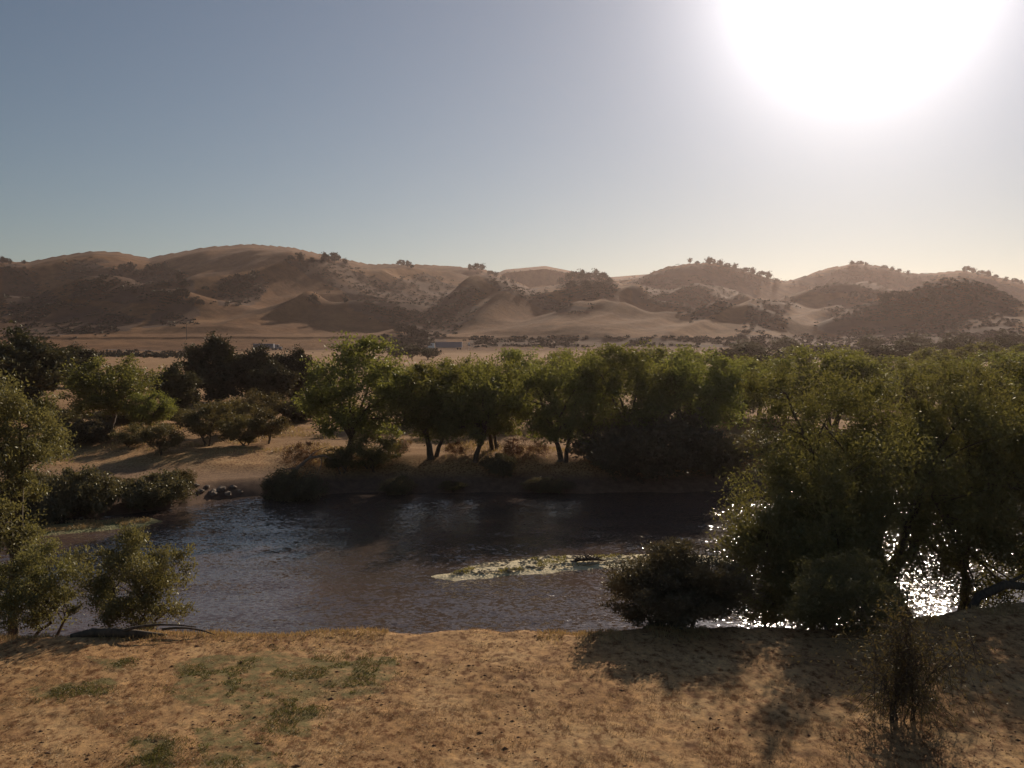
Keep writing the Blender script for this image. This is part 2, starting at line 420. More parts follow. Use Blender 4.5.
def zone_hills(X, Y, Z):
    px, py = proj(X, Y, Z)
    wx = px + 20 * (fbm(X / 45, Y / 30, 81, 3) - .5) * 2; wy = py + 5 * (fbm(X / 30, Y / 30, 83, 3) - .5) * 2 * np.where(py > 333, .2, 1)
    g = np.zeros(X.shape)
    for p, n in SCRUB_SHADE: g = np.maximum(g, inpoly(wx, wy, p) * 1.)  # dark mask: brush together with painted shade on the slopes
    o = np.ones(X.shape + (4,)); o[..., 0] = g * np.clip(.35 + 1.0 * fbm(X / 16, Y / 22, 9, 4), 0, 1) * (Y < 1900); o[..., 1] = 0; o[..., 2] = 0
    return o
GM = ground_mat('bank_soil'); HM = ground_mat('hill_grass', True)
ysA = np.concatenate([np.linspace(-60, 11, 20), np.arange(11.5, 21, .045), np.arange(21, 36, .2), np.arange(36, 95, .4), np.geomspace(95.2, 446, 110)])
sheet('ground', ysA, GM, zone_ground)
ysB = np.concatenate([np.geomspace(446, 1560, 420), np.geomspace(1565, 3200, 90)])
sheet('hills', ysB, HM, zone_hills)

# ------------------------------------------------------------------ river
def river_mat():
    m, nt, out = mat('river_water')
    geo = N(nt, 'ShaderNodeNewGeometry')
    def nz(scale, vec, det=4., rough=.6, rot=0.):
        mp = N(nt, 'ShaderNodeMapping'); mp.inputs['Scale'].default_value = vec; mp.inputs['Rotation'].default_value = (0, 0, rot)
        nt.links.new(geo.outputs['Position'], mp.inputs[0])
        n = N(nt, 'ShaderNodeTexNoise', _Scale=scale, _Detail=det, _Roughness=rough); nt.links.new(mp.outputs[0], n.inputs['Vector']); return n.outputs[0]
    base = ramp(nt, nz(.07, (1, 1, 1), 3), [(.35, (.085, .066, .056)), (.65, (.125, .082, .066))])
    # ripple slopes: a small random tilt of the surface, stronger where wind and riffles roughen it
    def slopes(scale, vec, rot):
        mp = N(nt, 'ShaderNodeMapping'); mp.inputs['Scale'].default_value = vec; mp.inputs['Rotation'].default_value = (0, 0, rot)
        nt.links.new(geo.outputs['Position'], mp.inputs[0])
        n = N(nt, 'ShaderNodeTexNoise', _Scale=scale, _Detail=3.0, _Roughness=.6); nt.links.new(mp.outputs[0], n.inputs['Vector'])
        v = N(nt, 'ShaderNodeVectorMath', operation='SUBTRACT'); nt.links.new(n.outputs['Color'], v.inputs[0]); v.inputs[1].default_value = (.5, .5, .5)
        return v.outputs[0]
    ad = N(nt, 'ShaderNodeVectorMath', operation='ADD'); nt.links.new(slopes(4.6, (1, 1.5, 1), .3), ad.inputs[0])
    h2 = N(nt, 'ShaderNodeVectorMath', operation='SCALE'); nt.links.new(slopes(.7, (1, 2., 1), -.2), h2.inputs[0]); h2.inputs['Scale'].default_value = .35; nt.links.new(h2.outputs[0], ad.inputs[1])
    k = N(nt, 'ShaderNodeVectorMath', operation='SCALE'); nt.links.new(ad.outputs[0], k.inputs[0])
    nt.links.new(ramp(nt, nz(.14, (1, 3.2, 1), 5, .6, .12), [(.38, (.35, .35, .35)), (.50, (.6, .6, .6)), (.60, (1, 1, 1))]), k.inputs['Scale'])
    fl = N(nt, 'ShaderNodeVectorMath', operation='MULTIPLY'); nt.links.new(k.outputs[0], fl.inputs[0]); fl.inputs[1].default_value = (1.75, 1.2, 0)
    up = N(nt, 'ShaderNodeVectorMath', operation='ADD'); nt.links.new(fl.outputs[0], up.inputs[0]); up.inputs[1].default_value = (0, 0, 1)
    nm = N(nt, 'ShaderNodeVectorMath', operation='NORMALIZE'); nt.links.new(up.outputs[0], nm.inputs[0])
    p = N(nt, 'ShaderNodeBsdfPrincipled', _IOR=1.33, _Roughness=.1); nt.links.new(base, p.inputs['Base Color']); nt.links.new(nm.outputs[0], p.inputs['Normal'])
    nt.links.new(p.outputs[0], out.inputs[0]); return m
RM = river_mat()
o = link('river', mesh_np('river', [(-420, 18, 0), (420, 18, 0), (420, 112, 0), (-420, 112, 0)], [(0, 1, 2, 3)], RM)); o['kind'] = 'structure'

def bar(name, ctrl_px, h, mtl, res=.16, seed=5, jit=.35):
    """low land in the water, outlined by water-level pixels"""
    a, b, c = ray([p[0] for p in ctrl_px], [p[1] for p in ctrl_px]); t = -CAMZ / c
    PX, PY = a * t, b * t
    xs = np.arange(PX.min() - .6, PX.max() + .6, res); ys = np.arange(PY.min() - .6, PY.max() + .6, res)
    X, Y = np.meshgrid(xs, ys)
    poly = list(zip(PX, PY))
    wx = X + jit * 2 * (fbm(X * .8, Y * .8, seed, 3) - .5); wy = Y + jit * 2 * (fbm(X * .8, Y * .8, seed + 9, 3) - .5)
    dist = np.full(X.shape, 1e9); n = len(poly)
    for i in range(n):
        x1, y1 = poly[i]; x2, y2 = poly[(i + 1) % n]
        L = (x2 - x1) ** 2 + (y2 - y1) ** 2 + 1e-9
        tt = np.clip(((wx - x1) * (x2 - x1) + (wy - y1) * (y2 - y1)) / L, 0, 1)
        dist = np.minimum(dist, np.hypot(wx - x1 - tt * (x2 - x1), wy - y1 - tt * (y2 - y1)))
    ins = inpoly(wx, wy, poly)
    sd = np.where(ins, dist, -dist)
    Z = np.clip(h * np.clip(sd / .9, -1.5, 1), -.3, h) + np.where(ins, .07 * (fbm(X * 3, Y * 3, seed + 2, 3) - .3), 0)
    V = np.stack([X, Y, Z], -1).reshape(-1, 3); R, C = X.shape; idx = np.arange(R * C).reshape(R, C)
    Fc = np.stack([idx[:-1, :-1], idx[:-1, 1:], idx[1:, 1:], idx[1:, :-1]], -1).reshape(-1, 4)
    zm = Z.reshape(-1); Fc = Fc[(zm[Fc] > -.28).any(1)]
    o = link(name, mesh_np(name, V, Fc, mtl, True)); o['kind'] = 'structure'
    return poly
def gravel_mat(name, cs):
    m, nt, out = mat(name)
    geo = N(nt, 'ShaderNodeNewGeometry')
    n = N(nt, 'ShaderNodeTexNoise', _Scale=1.6, _Detail=7.0, _Roughness=.75); nt.links.new(geo.outputs['Position'], n.inputs['Vector'])
    v = N(nt, 'ShaderNodeTexVoronoi', _Scale=9.0); nt.links.new(geo.outputs['Position'], v.inputs['Vector'])
    p = N(nt, 'ShaderNodeBsdfPrincipled', _Roughness=.9)
    nt.links.new(ramp(nt, n.outputs[0], cs), p.inputs['Base Color'])
    b = N(nt, 'ShaderNodeBump', _Strength=.8, _Distance=.06); nt.links.new(v.outputs[0], b.inputs['Height']); nt.links.new(b.outputs[0], p.inputs['Normal'])
    nt.links.new(p.outputs[0], out.inputs[0]); return m
GRV = gravel_mat('pale_gravel', [(.32, (.16, .15, .05)), (.40, (.52, .44, .24)), (.58, (.78, .66, .42))])
MUD = gravel_mat('mud_flat_soil', [(.35, (.12, .13, .045)), (.5, (.2, .19, .07)), (.65, (.3, .22, .10))])
bar('gravel_bar', [(432, 577), (470, 567), (500, 561), (545, 557), (600, 556), (660, 555), (720, 556), (740, 562), (660, 566), (600, 568), (550, 572), (490, 578), (455, 580)], .13, GRV)
bar('mud_flat', [(-60, 540), (30, 538), (80, 533), (140, 527), (165, 521), (150, 518), (90, 521), (40, 526), (-60, 528)], .12, MUD, seed=15)

# ------------------------------------------------------------------ prototypes
M_ = lambda *a, **k: make_tree(*a, **k)
cot = [M_(11, [(0, 0, .5, .2, 1)], 3.0, (.4, 0, 5.9, 4.2, 4.0, 4.3), 8, 84, 1.15, 240, .29, .14, .26, mats=(BARK, LF_COT), low=2.0),
       M_(23, [(0, 0, -.3, .1, 1), (.6, .2, 1.5, .4, .7)], 2.6, (0, 0, 5.7, 3.9, 3.9, 4.3), 8, 78, 1.1, 240, .29, .14, .24, mats=(BARK, LF_COT), low=1.9),
       M_(37, [(0, 0, .9, -.3, 1)], 2.4, (.2, 0, 5.6, 4.4, 4.2, 4.0), 8, 84, 1.1, 240, .29, .14, .24, mats=(BARK, LF_COT), inner=.3, low=2.1),
       M_(41, [(0, 0, -.8, .2, 1), (.3, -.4, .8, .2, .8)], 2.2, (-.2, 0, 5.3, 4.3, 4.1, 4.4), 8, 80, 1.15, 240, .29, .14, .22, mats=(BARK, LF_COT), low=1.8)]
oak = [M_(51, [(0, 0, .2, .1, 1)], 1.8, (0, 0, 5.0, 4.0, 4.0, 4.2), 8, 95, 1.2, 330, .36, .22, .26, mats=(BARK, LF_OAK), inner=.25),
       M_(57, [(0, 0, -.3, .1, 1)], 1.9, (0, 0, 5.2, 3.6, 3.8, 4.4), 8, 88, 1.2, 330, .36, .22, .26, mats=(BARK, LF_OAK), inner=.25)]
shr = [M_(61, [(0, 0, .5, .1, 1), (-.2, 0, -.7, .2, .9), (.1, .2, .1, .6, .8)], .8, (0, 0, 1.9, 1.8, 1.7, 1.45), 10, 56, .52, 220, .16, .065, .07, mats=(BARK, LF_SHR), upleaf=.6),
       M_(67, [(0, 0, .3, .1, 1), (-.2, 0, -.4, .2, .9)], .9, (0, 0, 2.1, 1.7, 1.7, 1.5), 9, 50, .54, 220, .16, .065, .07, mats=(BARK, LF_SHR), upleaf=.6),
       M_(71, [(0, 0, .5, .1, 1), (-.3, 0, -.9, .2, .9), (.4, .2, .9, .6, .8)], .4, (0, 0, 1.25, 2.2, 1.9, 1.25), 12, 80, .55, 250, .18, .08, .06, mats=(BARK, LF_DRK), upleaf=.6)]
dry = M_(73, [(0, 0, .3, .1, 1), (-.2, 0, -.5, .2, .9), (.3, .1, .6, .3, .9)], .4, (0, 0, .9, 1.2, 1.1, .85), 12, 40, .35, 110, .12, .035, .03, mats=(DEADW, LF_DRY), upleaf=.8)
farm = [M_(81, [(0, 0, .1, .1, 1)], 2.0, (0, 0, 5.4, 4.3, 4.3, 4.2), 6, 34, 1.6, 120, .55, .36, .25, mats=(BARK, LF_COT), inner=.3),
        M_(83, [(0, 0, .1, .1, 1)], 1.7, (0, 0, 5.0, 4.5, 4.4, 4.1), 6, 34, 1.6, 120, .55, .36, .25, mats=(BARK, LF_OAK), inner=.3)]
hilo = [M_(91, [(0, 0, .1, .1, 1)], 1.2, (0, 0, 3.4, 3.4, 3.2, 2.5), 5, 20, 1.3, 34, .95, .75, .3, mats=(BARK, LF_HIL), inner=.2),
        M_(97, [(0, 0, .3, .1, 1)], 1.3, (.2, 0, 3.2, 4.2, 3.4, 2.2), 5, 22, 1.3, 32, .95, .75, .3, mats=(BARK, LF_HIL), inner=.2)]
HTS = {}
def dims(meshes):
    k = id(meshes[1])
    if k not in HTS:
        v = np.empty(len(meshes[1].vertices) * 3, np.float32); meshes[1].vertices.foreach_get('co', v); v = v.reshape(-1, 3)
        HTS[k] = (np.percentile(v[:, 0], .7), np.percentile(v[:, 0], 99.3), np.percentile(v[:, 2], 99.7))
    return HTS[k]
def place(name, label, cat, meshes, px, Y, top, width, rz=0., group=None, dx=0.):
    """stand a plant at depth Y in the direction of column px, tall and wide enough to show that top row and width"""
    x = (px - 512) / F * Y; z = float(H(x, Y))
    x0, x1, zt = dims(meshes)
    ht = CAMZ + (HOR - top) / F * Y - z
    sx = 1.06 * (width / F * Y) / (x1 - x0); sz = ht / zt
    return plant(name, label, cat, meshes, (x, Y, z - .05), (sx, (sx + sz) / 2 if sx < 2 * sz else sx * .8, sz), rz, group)

# ------------------------------------------------------------------ far bank trees
G1 = 'cottonwoods along the far bank'
place('cottonwood', 'tall cottonwood with a leaning limb, at the left end of the far bank row', 'tree', cot[0], 345, 69, 337, 104, 0, G1)
place('cottonwood', 'slim cottonwood with one thin straight trunk beside the tall leaning one', 'tree', cot[1], 430, 70, 362, 84, .6, G1)
place('cottonwood', 'cottonwood with a stout dark trunk, near the middle of the far bank', 'tree', cot[2], 475, 69.5, 366, 80, 0, G1)
place('cottonwood', 'cottonwood just behind the stout dark trunk, its own trunk slightly to the right', 'tree', cot[3], 492, 73, 358, 70, 1.2, G1)
place('cottonwood', 'round cottonwood with a forked base above a lit patch of far bank', 'tree', cot[3], 562, 69.5, 354, 92, .2, G1)
place('cottonwood', 'broad cottonwood rising out of the big dark shrub on the far bank', 'tree', cot[0], 635, 71, 345, 112, 2.4, G1)
place('cottonwood', 'yellow-green topped cottonwood right of the broad one above the dark shrub', 'tree', cot[2], 700, 73, 350, 96, 3.6, G1)
place('cottonwood', 'cottonwood at the bend, partly behind the big willow, thin trunk showing', 'tree', cot[1], 740, 92, 360, 84, 2.2, G1)
place('cottonwood', 'bright-topped cottonwood standing above the left shoulder of the big willow', 'tree', cot[3], 835, 92, 347, 98, 3.1, G1)
place('cottonwood', 'lower cottonwood filling the gap behind the big willow crown', 'tree', cot[0], 905, 98, 370, 80, 1.0, G1)
place('cottonwood', 'rounded cottonwood in the haze behind the right side of the big willow', 'tree', cot[2], 968, 82, 362, 86, 4.0, G1)
place('cottonwood', 'cottonwood cut off by the right edge of the picture, far bank', 'tree', cot[1], 1035, 84, 372, 90, 5.0, G1)
place('cottonwood', 'low cottonwood between the bend and the bright-topped tree', 'tree', cot[0], 785, 100, 358, 74, 4.4, G1)
G2 = 'second row of trees behind the far bank row'
for px, Y, top, w, k, rz, lb in [
    (405, 98, 366, 62, 1, .3, 'dark tree showing between the tall leaning cottonwood and its slim neighbour'),
    (452, 102, 358, 66, 2, 1.3, 'second-row tree showing above the gap left of the stout trunk'),
    (520, 96, 349, 84, 0, 2.0, 'wide second-row tree with a flat lit top above the middle gap'),
    (590, 100, 350, 76, 3, 3.3, 'second-row tree between the round cottonwood and the broad one'),
    (665, 104, 347, 80, 1, .9, 'second-row tree peeking over between the broad and yellow-topped cottonwoods'),
    (760, 106, 357, 84, 2, 5.1, 'second-row tree behind the bend of the river'),
    (870, 112, 366, 84, 0, 1.9, 'second-row tree right of the bright-topped cottonwood'),
    (930, 118, 358, 80, 3, 2.9, 'second-row tree in the haze above the big willow crown'),
    (1005, 116, 352, 88, 1, 4.7, 'second-row tree high at the right edge of the picture')]:
    place('riverside_tree', lb, 'tree', cot[k], px, Y, top, w, rz, G2)
# left field
place('oak_tree', 'dense dark oak, widest and tallest of the clump in the left field', 'tree', oak[0], 217, 128, 338, 62, 0, 'dark oaks in the left field')
place('oak_tree', 'dense dark oak in the middle of the clump in the left field', 'tree', oak[1], 256, 130, 347, 50, 1, 'dark oaks in the left field')
place('oak_tree', 'dense dark oak at the right end of the clump, beside the tall cottonwood', 'tree', oak[0], 292, 126, 350, 46, 2, 'dark oaks in the left field')
place('oak_tree', 'small pointed dark oak in front of the right half of the clump', 'tree', oak[1], 273, 118, 362, 40, 3, 'dark oaks in the left field')
place('oak_tree', 'large dark oak at the far left edge behind the river trees', 'tree', oak[1], 25, 110, 331, 76, 4, 'dark oaks in the left field')
place('oak_tree', 'dark oak cut off by the left edge of the picture', 'tree', oak[0], -25, 104, 340, 80, 5, 'dark oaks in the left field')
place('oak_tree', 'small round oak between the far left oak and the green cottonwood', 'tree', oak[0], 80, 165, 346, 36, 5, 'dark oaks in the left field')
place('cottonwood', 'fresh green cottonwood with a wide crown and forking limbs, left field', 'tree', cot[2], 108, 88, 357, 92, 1.5)
place('cottonwood', 'low cottonwood with yellowish crown right of the fresh green one', 'tree', cot[1], 148, 86, 392, 50, 2.5)
ct = place('oak_tree', 'oak with a bare limb reaching right beside the dark clump', 'tree', oak[1], 174, 106, 364, 42, .4, 'dark oaks in the left field')
T = Tubes()
T.add(bez(np.array([0, 0, .5]), np.array([1.2, -.2, 2.6]), np.array([4.4, -.4, 3.4]), 8), np.linspace(.2, .04, 8))
T.add(bez(np.array([2.2, -.2, 2.6]), np.array([3., -.2, 2.4]), np.array([4.6, -.3, 2.6]), 6), np.linspace(.09, .03, 6))
T.add(bez(np.array([3.0, -.3, 3.0]), np.array([3.4, -.2, 3.8]), np.array([4.2, -.3, 4.4]), 6), np.linspace(.07, .02, 6))
link('bare_limb', T.mesh('bare_limb', BARK), ct)
# shrubs on the left field: px, Y, top, width, proto, rz, label
SH = [(80, 80, 419, 58, 2, 0, 'rounded olive shrub left of the sandy clearing'),
      (132, 79, 424, 40, 0, 1, 'low willow shrub at the back of the sandy clearing'),
      (160, 75, 422, 54, 1, 2, 'leaning willow shrub with a dark shadow, middle of the sandy clearing'),
      (205, 80, 401, 46, 1, 3, 'shrub with two bare slanting stems, right of the sandy clearing'),
      (228, 86, 398, 44, 0, .4, 'tall leafy shrub directly behind the shrub with bare slanting stems'),
      (243, 80, 414, 42, 0, 4, 'round dark shrub on short stems in front of the oak clump'),
      (268, 81, 408, 44, 1, 5, 'grey-green shrub right of the round dark shrub on short stems'),
      (262, 96, 390, 50, 0, 2.2, 'olive shrub in front of the foot of the oak clump'),
      (300, 98, 396, 56, 2, 1.2, 'wide low shrub between the oak clump and the tall cottonwood'),
      (118, 94, 408, 50, 2, .2, 'shrub under the fresh green cottonwood'),
      (180, 96, 408, 40, 0, 3.2, 'shrub below the oak with the bare limb'),
      (52, 92, 405, 60, 2, 3, 'shrub at the foot of the large far left oak')]
for px, Y, top, w, k, rz, lb in SH:
    place('willow_shrub', lb, 'shrub', shr[k], px, Y, top, w, rz, 'shrubs in the left field')
BK = [(68, 56.5, 468, 80, 2, 0, 'dark shrub on the far bank above the mud flat'),
      (30, 54.5, 474, 60, 2, 2, 'dark shrub at the left end of the mud flat'),
      (150, 59, 473, 76, 2, 1, 'broad dark shrub spilling over the far bank, right of the mud flat shrub'),
      (112, 61, 478, 36, 0, 1, 'small olive shrub between the two dark bank shrubs'),
      (182, 62, 468, 24, 1, 1, 'upright tuft-like shrub at the corner of the far bank'),
      (292, 63.5, 470, 56, 2, 3, 'dark low shrub beside the fallen branch on the far bank'),
      (372, 68.5, 432, 66, 0, 2, 'leafy shrub to the right of the tall leaning cottonwood trunk'),
      (340, 67.5, 446, 44, 1, 4, 'shrub wrapped around the trunk of the tall leaning cottonwood'),
      (655, 67.5, 414, 136, 2, .3, 'biggest dark shrub on the far bank, reaching the water'),
      (610, 68.5, 438, 56, 2, 2, 'dark shrub at the left foot of the biggest bank shrub'),
      (715, 68.5, 432, 76, 2, 4, 'dark shrub at the right foot of the biggest bank shrub'),
      (500, 68, 453, 44, 2, 5, 'low dark shrub between the middle trunks'),
      (398, 65.5, 476, 34, 2, 1.1, 'low dark shrub on the far bank slope below the slim cottonwood'),
      (452, 66, 481, 30, 0, 2.1, 'small shrub on the far bank slope below the stout trunk'),
      (548, 66, 478, 46, 2, 3.1, 'low spreading shrub on the far bank slope below the forked-base cottonwood'),
      (765, 72, 430, 70, 0, 1.4, 'shrub at the river bend behind the left edge of the big willow'),
      (850, 78, 432, 90, 2, 2.4, 'dark shrub across the river, seen through the big willow'),
      (940, 80, 436, 90, 2, 3.4, 'dark shrub across the river, seen through the willow right side'),
      (1020, 82, 430, 90, 2, 4.4, 'dark shrub across the river at the right edge')]
for px, Y, top, w, k, rz, lb in BK:
    place('bank_shrub', lb, 'shrub', shr[k], px, Y, top, w, rz, 'shrubs on the far bank')
DR = [(300, 68, 440, 38, 0, 'reddish dry shrub behind the fallen arching branch'), (512, 70, 437, 34, 1, 'dry reddish shrub between the middle trunks'),
      (538, 71, 440, 30, 2, 'dry brown shrub left of the forked-base cottonwood'), (590, 70, 440, 34, 3, 'dry brown shrub right of the forked-base cottonwood'),
      (398, 72, 438, 30, 4, 'dry brown shrub left of the slim cottonwood trunk'), (455, 71, 440, 28, 5, 'dry shrub right of the slim cottonwood trunk')]
for px, Y, top, w, rz, lb in DR:
    place('dry_shrub', lb, 'shrub', dry, px, Y, top, w, rz, 'dry shrubs under the cottonwoods')
# fallen arching branch
x, z = (300 - 512) / F * 66.5, float(H((300 - 512) / F * 66.5, 66.5))
T = Tubes()
T.add(np.array([[-.6, 0, -.2], [-.2, 0, .7], [.6, .1, 1.35], [1.6, .2, 1.5], [2.6, .2, 1.1], [3.2, .3, .3]]), [.13, .12, .1, .09, .07, .05])
T.add(bez(np.array([.5, .1, 1.3]), np.array([.9, .4, 1.9]), np.array([1.8, .5, 2.1]), 5), np.linspace(.06, .02, 5))
T.add(bez(np.array([1.4, .2, 1.5]), np.array([1.6, 0, .9]), np.array([1.2, -.3, .2]), 5), np.linspace(.05, .02, 5))
T.add(bez(np.array([-.2, 0, .6]), np.array([-1., .1, .7]), np.array([-1.7, .1, .3]), 5), np.linspace(.06, .02, 5))
tag(link('fallen_branch', T.mesh('fallen_branch', DEADW), None, (x, 66.5, z)), 'arched grey fallen branch on the far bank left of the tall cottonwood', 'branch')

# rocks on the far bank
import bmesh
def rock_mesh(seed):
    bm = bmesh.new(); bmesh.ops.create_icosphere(bm, subdivisions=2, radius=1)
    r = random.Random(seed); off = r.uniform(0, 50)
    from mathutils import noise
    for v in bm.verts:
        k = 1 + .45 * noise.noise(v.co * 1.3 + Vector((off, 0, 0))); v.co = Vector((v.co.x * k, v.co.y * k * .8, v.co.z * k * .6))
    me = bpy.data.meshes.new('rock'); bm.to_mesh(me); bm.free(); me.materials.append(ROCK); return me
ROCK = simple('rock', (.22, .17, .13), .95, 0, .3, 3.)
rocks = [rock_mesh(i) for i in range(3)]
rg = random.Random(4)
RP = [(200, 492), (207, 488), (213, 494), (221, 490), (228, 494), (233, 488), (195, 487), (240, 492)]
RX, RY, RZ = hit([p[0] for p in RP], [p[1] for p in RP])
ords = ['first', 'second', 'third', 'fourth', 'fifth', 'sixth', 'seventh', 'eighth', 'ninth', 'tenth', 'eleventh', 'twelfth', 'thirteenth', 'fourteenth', 'fifteenth', 'sixteenth', 'seventeenth', 'eighteenth', 'nineteenth', 'twentieth']
for rank, i in enumerate(sorted(range(len(RP)), key=lambda i: RX[i])):
    o = link('rock', rocks[i % 3], None, (RX[i], RY[i], RZ[i] + .02)); s = rg.uniform(.18, .4); o.scale = (s * 1.3, s, s); o.rotation_euler = (0, 0, rg.uniform(0, 6))
    tag(o, f'brown rock at the corner of the far bank, {ords[rank]} from the left of the rubble', 'rock', 'rubble rocks on the far bank')

# driftwood on the gravel bar
a, b, c = ray(588, 565); t = -CAMZ / c
T = Tubes(); rn = np.random.default_rng(3)
T.add(np.array([[-1.1, 0, .05], [-.4, .1, .22], [.3, 0, .28], [1.2, .1, .1]]), [.06, .13, .12, .04])
for i in range(30):
    p = np.array([rn.uniform(-.8, .8), rn.uniform(-.2, .2), .2]); q = p + rn.normal(size=3) * [.6, .3, .18] + [0, 0, .22]
    T.add(bez(p, (p + q) / 2 + [0, 0, .12], q, 4), np.linspace(.06, .02, 4), 5)
tag(link('driftwood', T.mesh('driftwood', BARK), None, (float(a * t), float(b * t), .12)), 'dark tangle of driftwood stranded on the pale gravel bar', 'driftwood').scale = (.75, .7, .6)

# ------------------------------------------------------------------ tree belt between the far bank row and the highway
G3 = 'distant trees of the valley floor'
rb = random.Random(8)
belt = []
for px, y0 in [(395, 352), (412, 350), (428, 354)]: belt.append((px, 330, y0 - 6, 24, 1))
for px, top, w, Y, k in [(690, 352, 40, 190, 0), (722, 348, 40, 230, 1), (748, 343, 44, 300, 1), (770, 350, 50, 210, 1), (800, 346, 44, 260, 0), (828, 344, 40, 330, 1), (850, 349, 44, 240, 0),
                      (880, 345, 46, 270, 1), (905, 340, 44, 330, 1), (930, 348, 50, 210, 0), (952, 338, 44, 340, 1), (975, 343, 50, 250, 0), (1000, 337, 46, 330, 1), (1022, 343, 52, 240, 0),
                      (1050, 338, 50, 300, 1), (1060, 348, 60, 180, 0), (895, 356, 50, 170, 0), (950, 354, 50, 165, 0), (1010, 352, 52, 160, 0), (735, 358, 44, 170, 0), (640, 352, 40, 220, 0), (560, 352, 40, 200, 0),
                      (-20, 345, 60, 200, 1), (45, 352, 36, 190, 1), (960, 332, 40, 420, 1), (915, 333, 36, 430, 1), (870, 335, 34, 420, 1), (1005, 330, 38, 430, 1), (785, 337, 34, 430, 1), (745, 339, 30, 430, 1)]:
    belt.append((px, Y, top, w, k))
belt.sort(key=lambda b: b[0])
def where(px):
    for lim, s in [(60, 'at the far left behind the field oaks'), (440, 'in the clump beside the long truck'), (660, 'behind the far bank row'), (760, 'right of the pale field below the hills'),
                   (860, 'below the right-hand saddle'), (960, 'below the right summit'), (2000, 'at the right edge below the hills')]:
        if px < lim: return s
cnt = {}
tot = {}
for b_ in belt: tot[where(b_[0])] = tot.get(where(b_[0]), 0) + 1
for px, Y, top, w, k in belt:
    s = where(px); cnt[s] = cnt.get(s, 0) + 1
    place('valley_tree', f'{"olive" if k == 0 else "dark"} valley tree, {ords[cnt[s]-1]} from left of those {s}', 'tree', farm[k], px, Y, top, w, rb.uniform(0, 6), G3)

# ------------------------------------------------------------------ hillside oaks: rows of (px, py)
ROWS = [('on the left skyline knob', [(3, 262, 1.5), (9, 263, 1.2), (24, 263, .8)]),
        ('in the upper left gully', [(122, 273, 1.4), (131, 273, 1.5), (140, 276, 1.6), (148, 273, 1.5), (156, 271, 1.7), (164, 272, 1.9), (172, 276, 1.9), (180, 280, 1.7), (184, 287, 1.4)]),
        ('on the slope above the left mound', [(175, 299, 1.3), (183, 298, 2.3), (193, 304, 1.5), (201, 304, 1.2)]),
        ('on the brow under the left summit', [(222, 290, 1.4), (229, 286, 1.3), (238, 283, 1.7), (247, 282, 2.0), (254, 280, 1.7), (246, 290, 1.6), (234, 294, 1.8), (206, 291, 1.0)]),
        ('on the lone spur in the middle left', [(313, 304, 1.6), (318, 306, 1.0), (345, 301, 1.0)]),
        ('along the ridge right of the left summit', [(290, 262, 1.2), (300, 262, 1.4), (312, 263, 1.2), (325, 262, 1.6), (334, 262, 1.8), (345, 264, 1.0)]),
        ('on the skyline of the middle ridge', [(402, 265, 1.3), (408, 266, 1.2), (412, 267, .8), (470, 269, 1.2), (476, 269, 1.5), (482, 269, 1.3), (490, 274, 1.2), (496, 276, 1.1), (503, 279, 1.1), (512, 282, 1.0)]),
        ('on the dark wooded knob', [(561, 283, 1.3), (568, 281, 1.6), (575, 279, 1.8), (582, 279, 1.6), (589, 279, 1.5), (596, 278, 1.8), (602, 280, 1.6), (609, 283, 1.4), (571, 289, 1.7), (586, 290, 1.8), (600, 290, 1.8)]),
        ('on the skyline of the rounded right-centre hill', [(690, 263, 1.1), (697, 263, .9), (709, 263, 1.7), (713, 263, 1.4), (720, 265, 1.2), (728, 267, 1.1), (735, 269, 1.1), (745, 272, 1.5), (752, 274, 1.6), (760, 276, 1.4), (768, 278, 1.3), (777, 281, 1.0)]),
        ('on the skyline of the right summit', [(852, 264, 1.0), (859, 264, 1.1), (866, 265, .8), (885, 268, 1.0), (892, 270, 1.0), (899, 272, 1.1), (908, 273, .9)]),
        ('along the right end of the skyline', [(966, 271, 1.3), (973, 272, 1.4), (980, 274, 1.2), (988, 276, 1.4), (995, 278, 1.1), (1006, 280, 1.1), (1014, 282, 1.2), (1021, 283, 1.0)]),
        ('on the lit shelf below the right summit', [(853, 299, 1.6), (862, 301, 1.4), (873, 300, 1.8), (884, 302, 2.0), (896, 300, 1.9), (905, 303, 2.0), (918, 300, 1.7), (932, 302, 2.1), (945, 301, 1.8)]),
        ('in the gully above the white-cabbed truck', [(398, 330, 1.6), (405, 333, 1.7), (413, 336, 1.6), (420, 339, 1.5), (392, 325, 1.3)])]
allp = [(p[0], p[1] + 1.5) for r in ROWS for p in r[1]]
PX, PY, PZ = hit([p[0] for p in allp], [p[1] for p in allp])
PX = np.where(np.isnan(PY), 0, PX)
i = 0
for zn, pts in ROWS:
    base = i; order = sorted(range(len(pts)), key=lambda k: pts[k][0])
    for k, p in enumerate(pts):
        j = base + k
        y = PY[j]
        if np.isnan(y) or y > 1900:
            y = float(np.interp(p[0], RID_X, RID_Y)) - 4; x = (p[0] - 512) / F * y
        else: x = PX[j]
        z = float(H(x, y)); s = p[2] * rb.uniform(.8, 1.0) * (.86 if 'skyline' in zn else 1) * max(.7, y / 950)
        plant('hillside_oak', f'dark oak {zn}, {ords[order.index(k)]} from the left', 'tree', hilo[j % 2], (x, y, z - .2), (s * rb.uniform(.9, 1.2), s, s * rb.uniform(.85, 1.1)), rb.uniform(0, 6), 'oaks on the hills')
    i += len(pts)

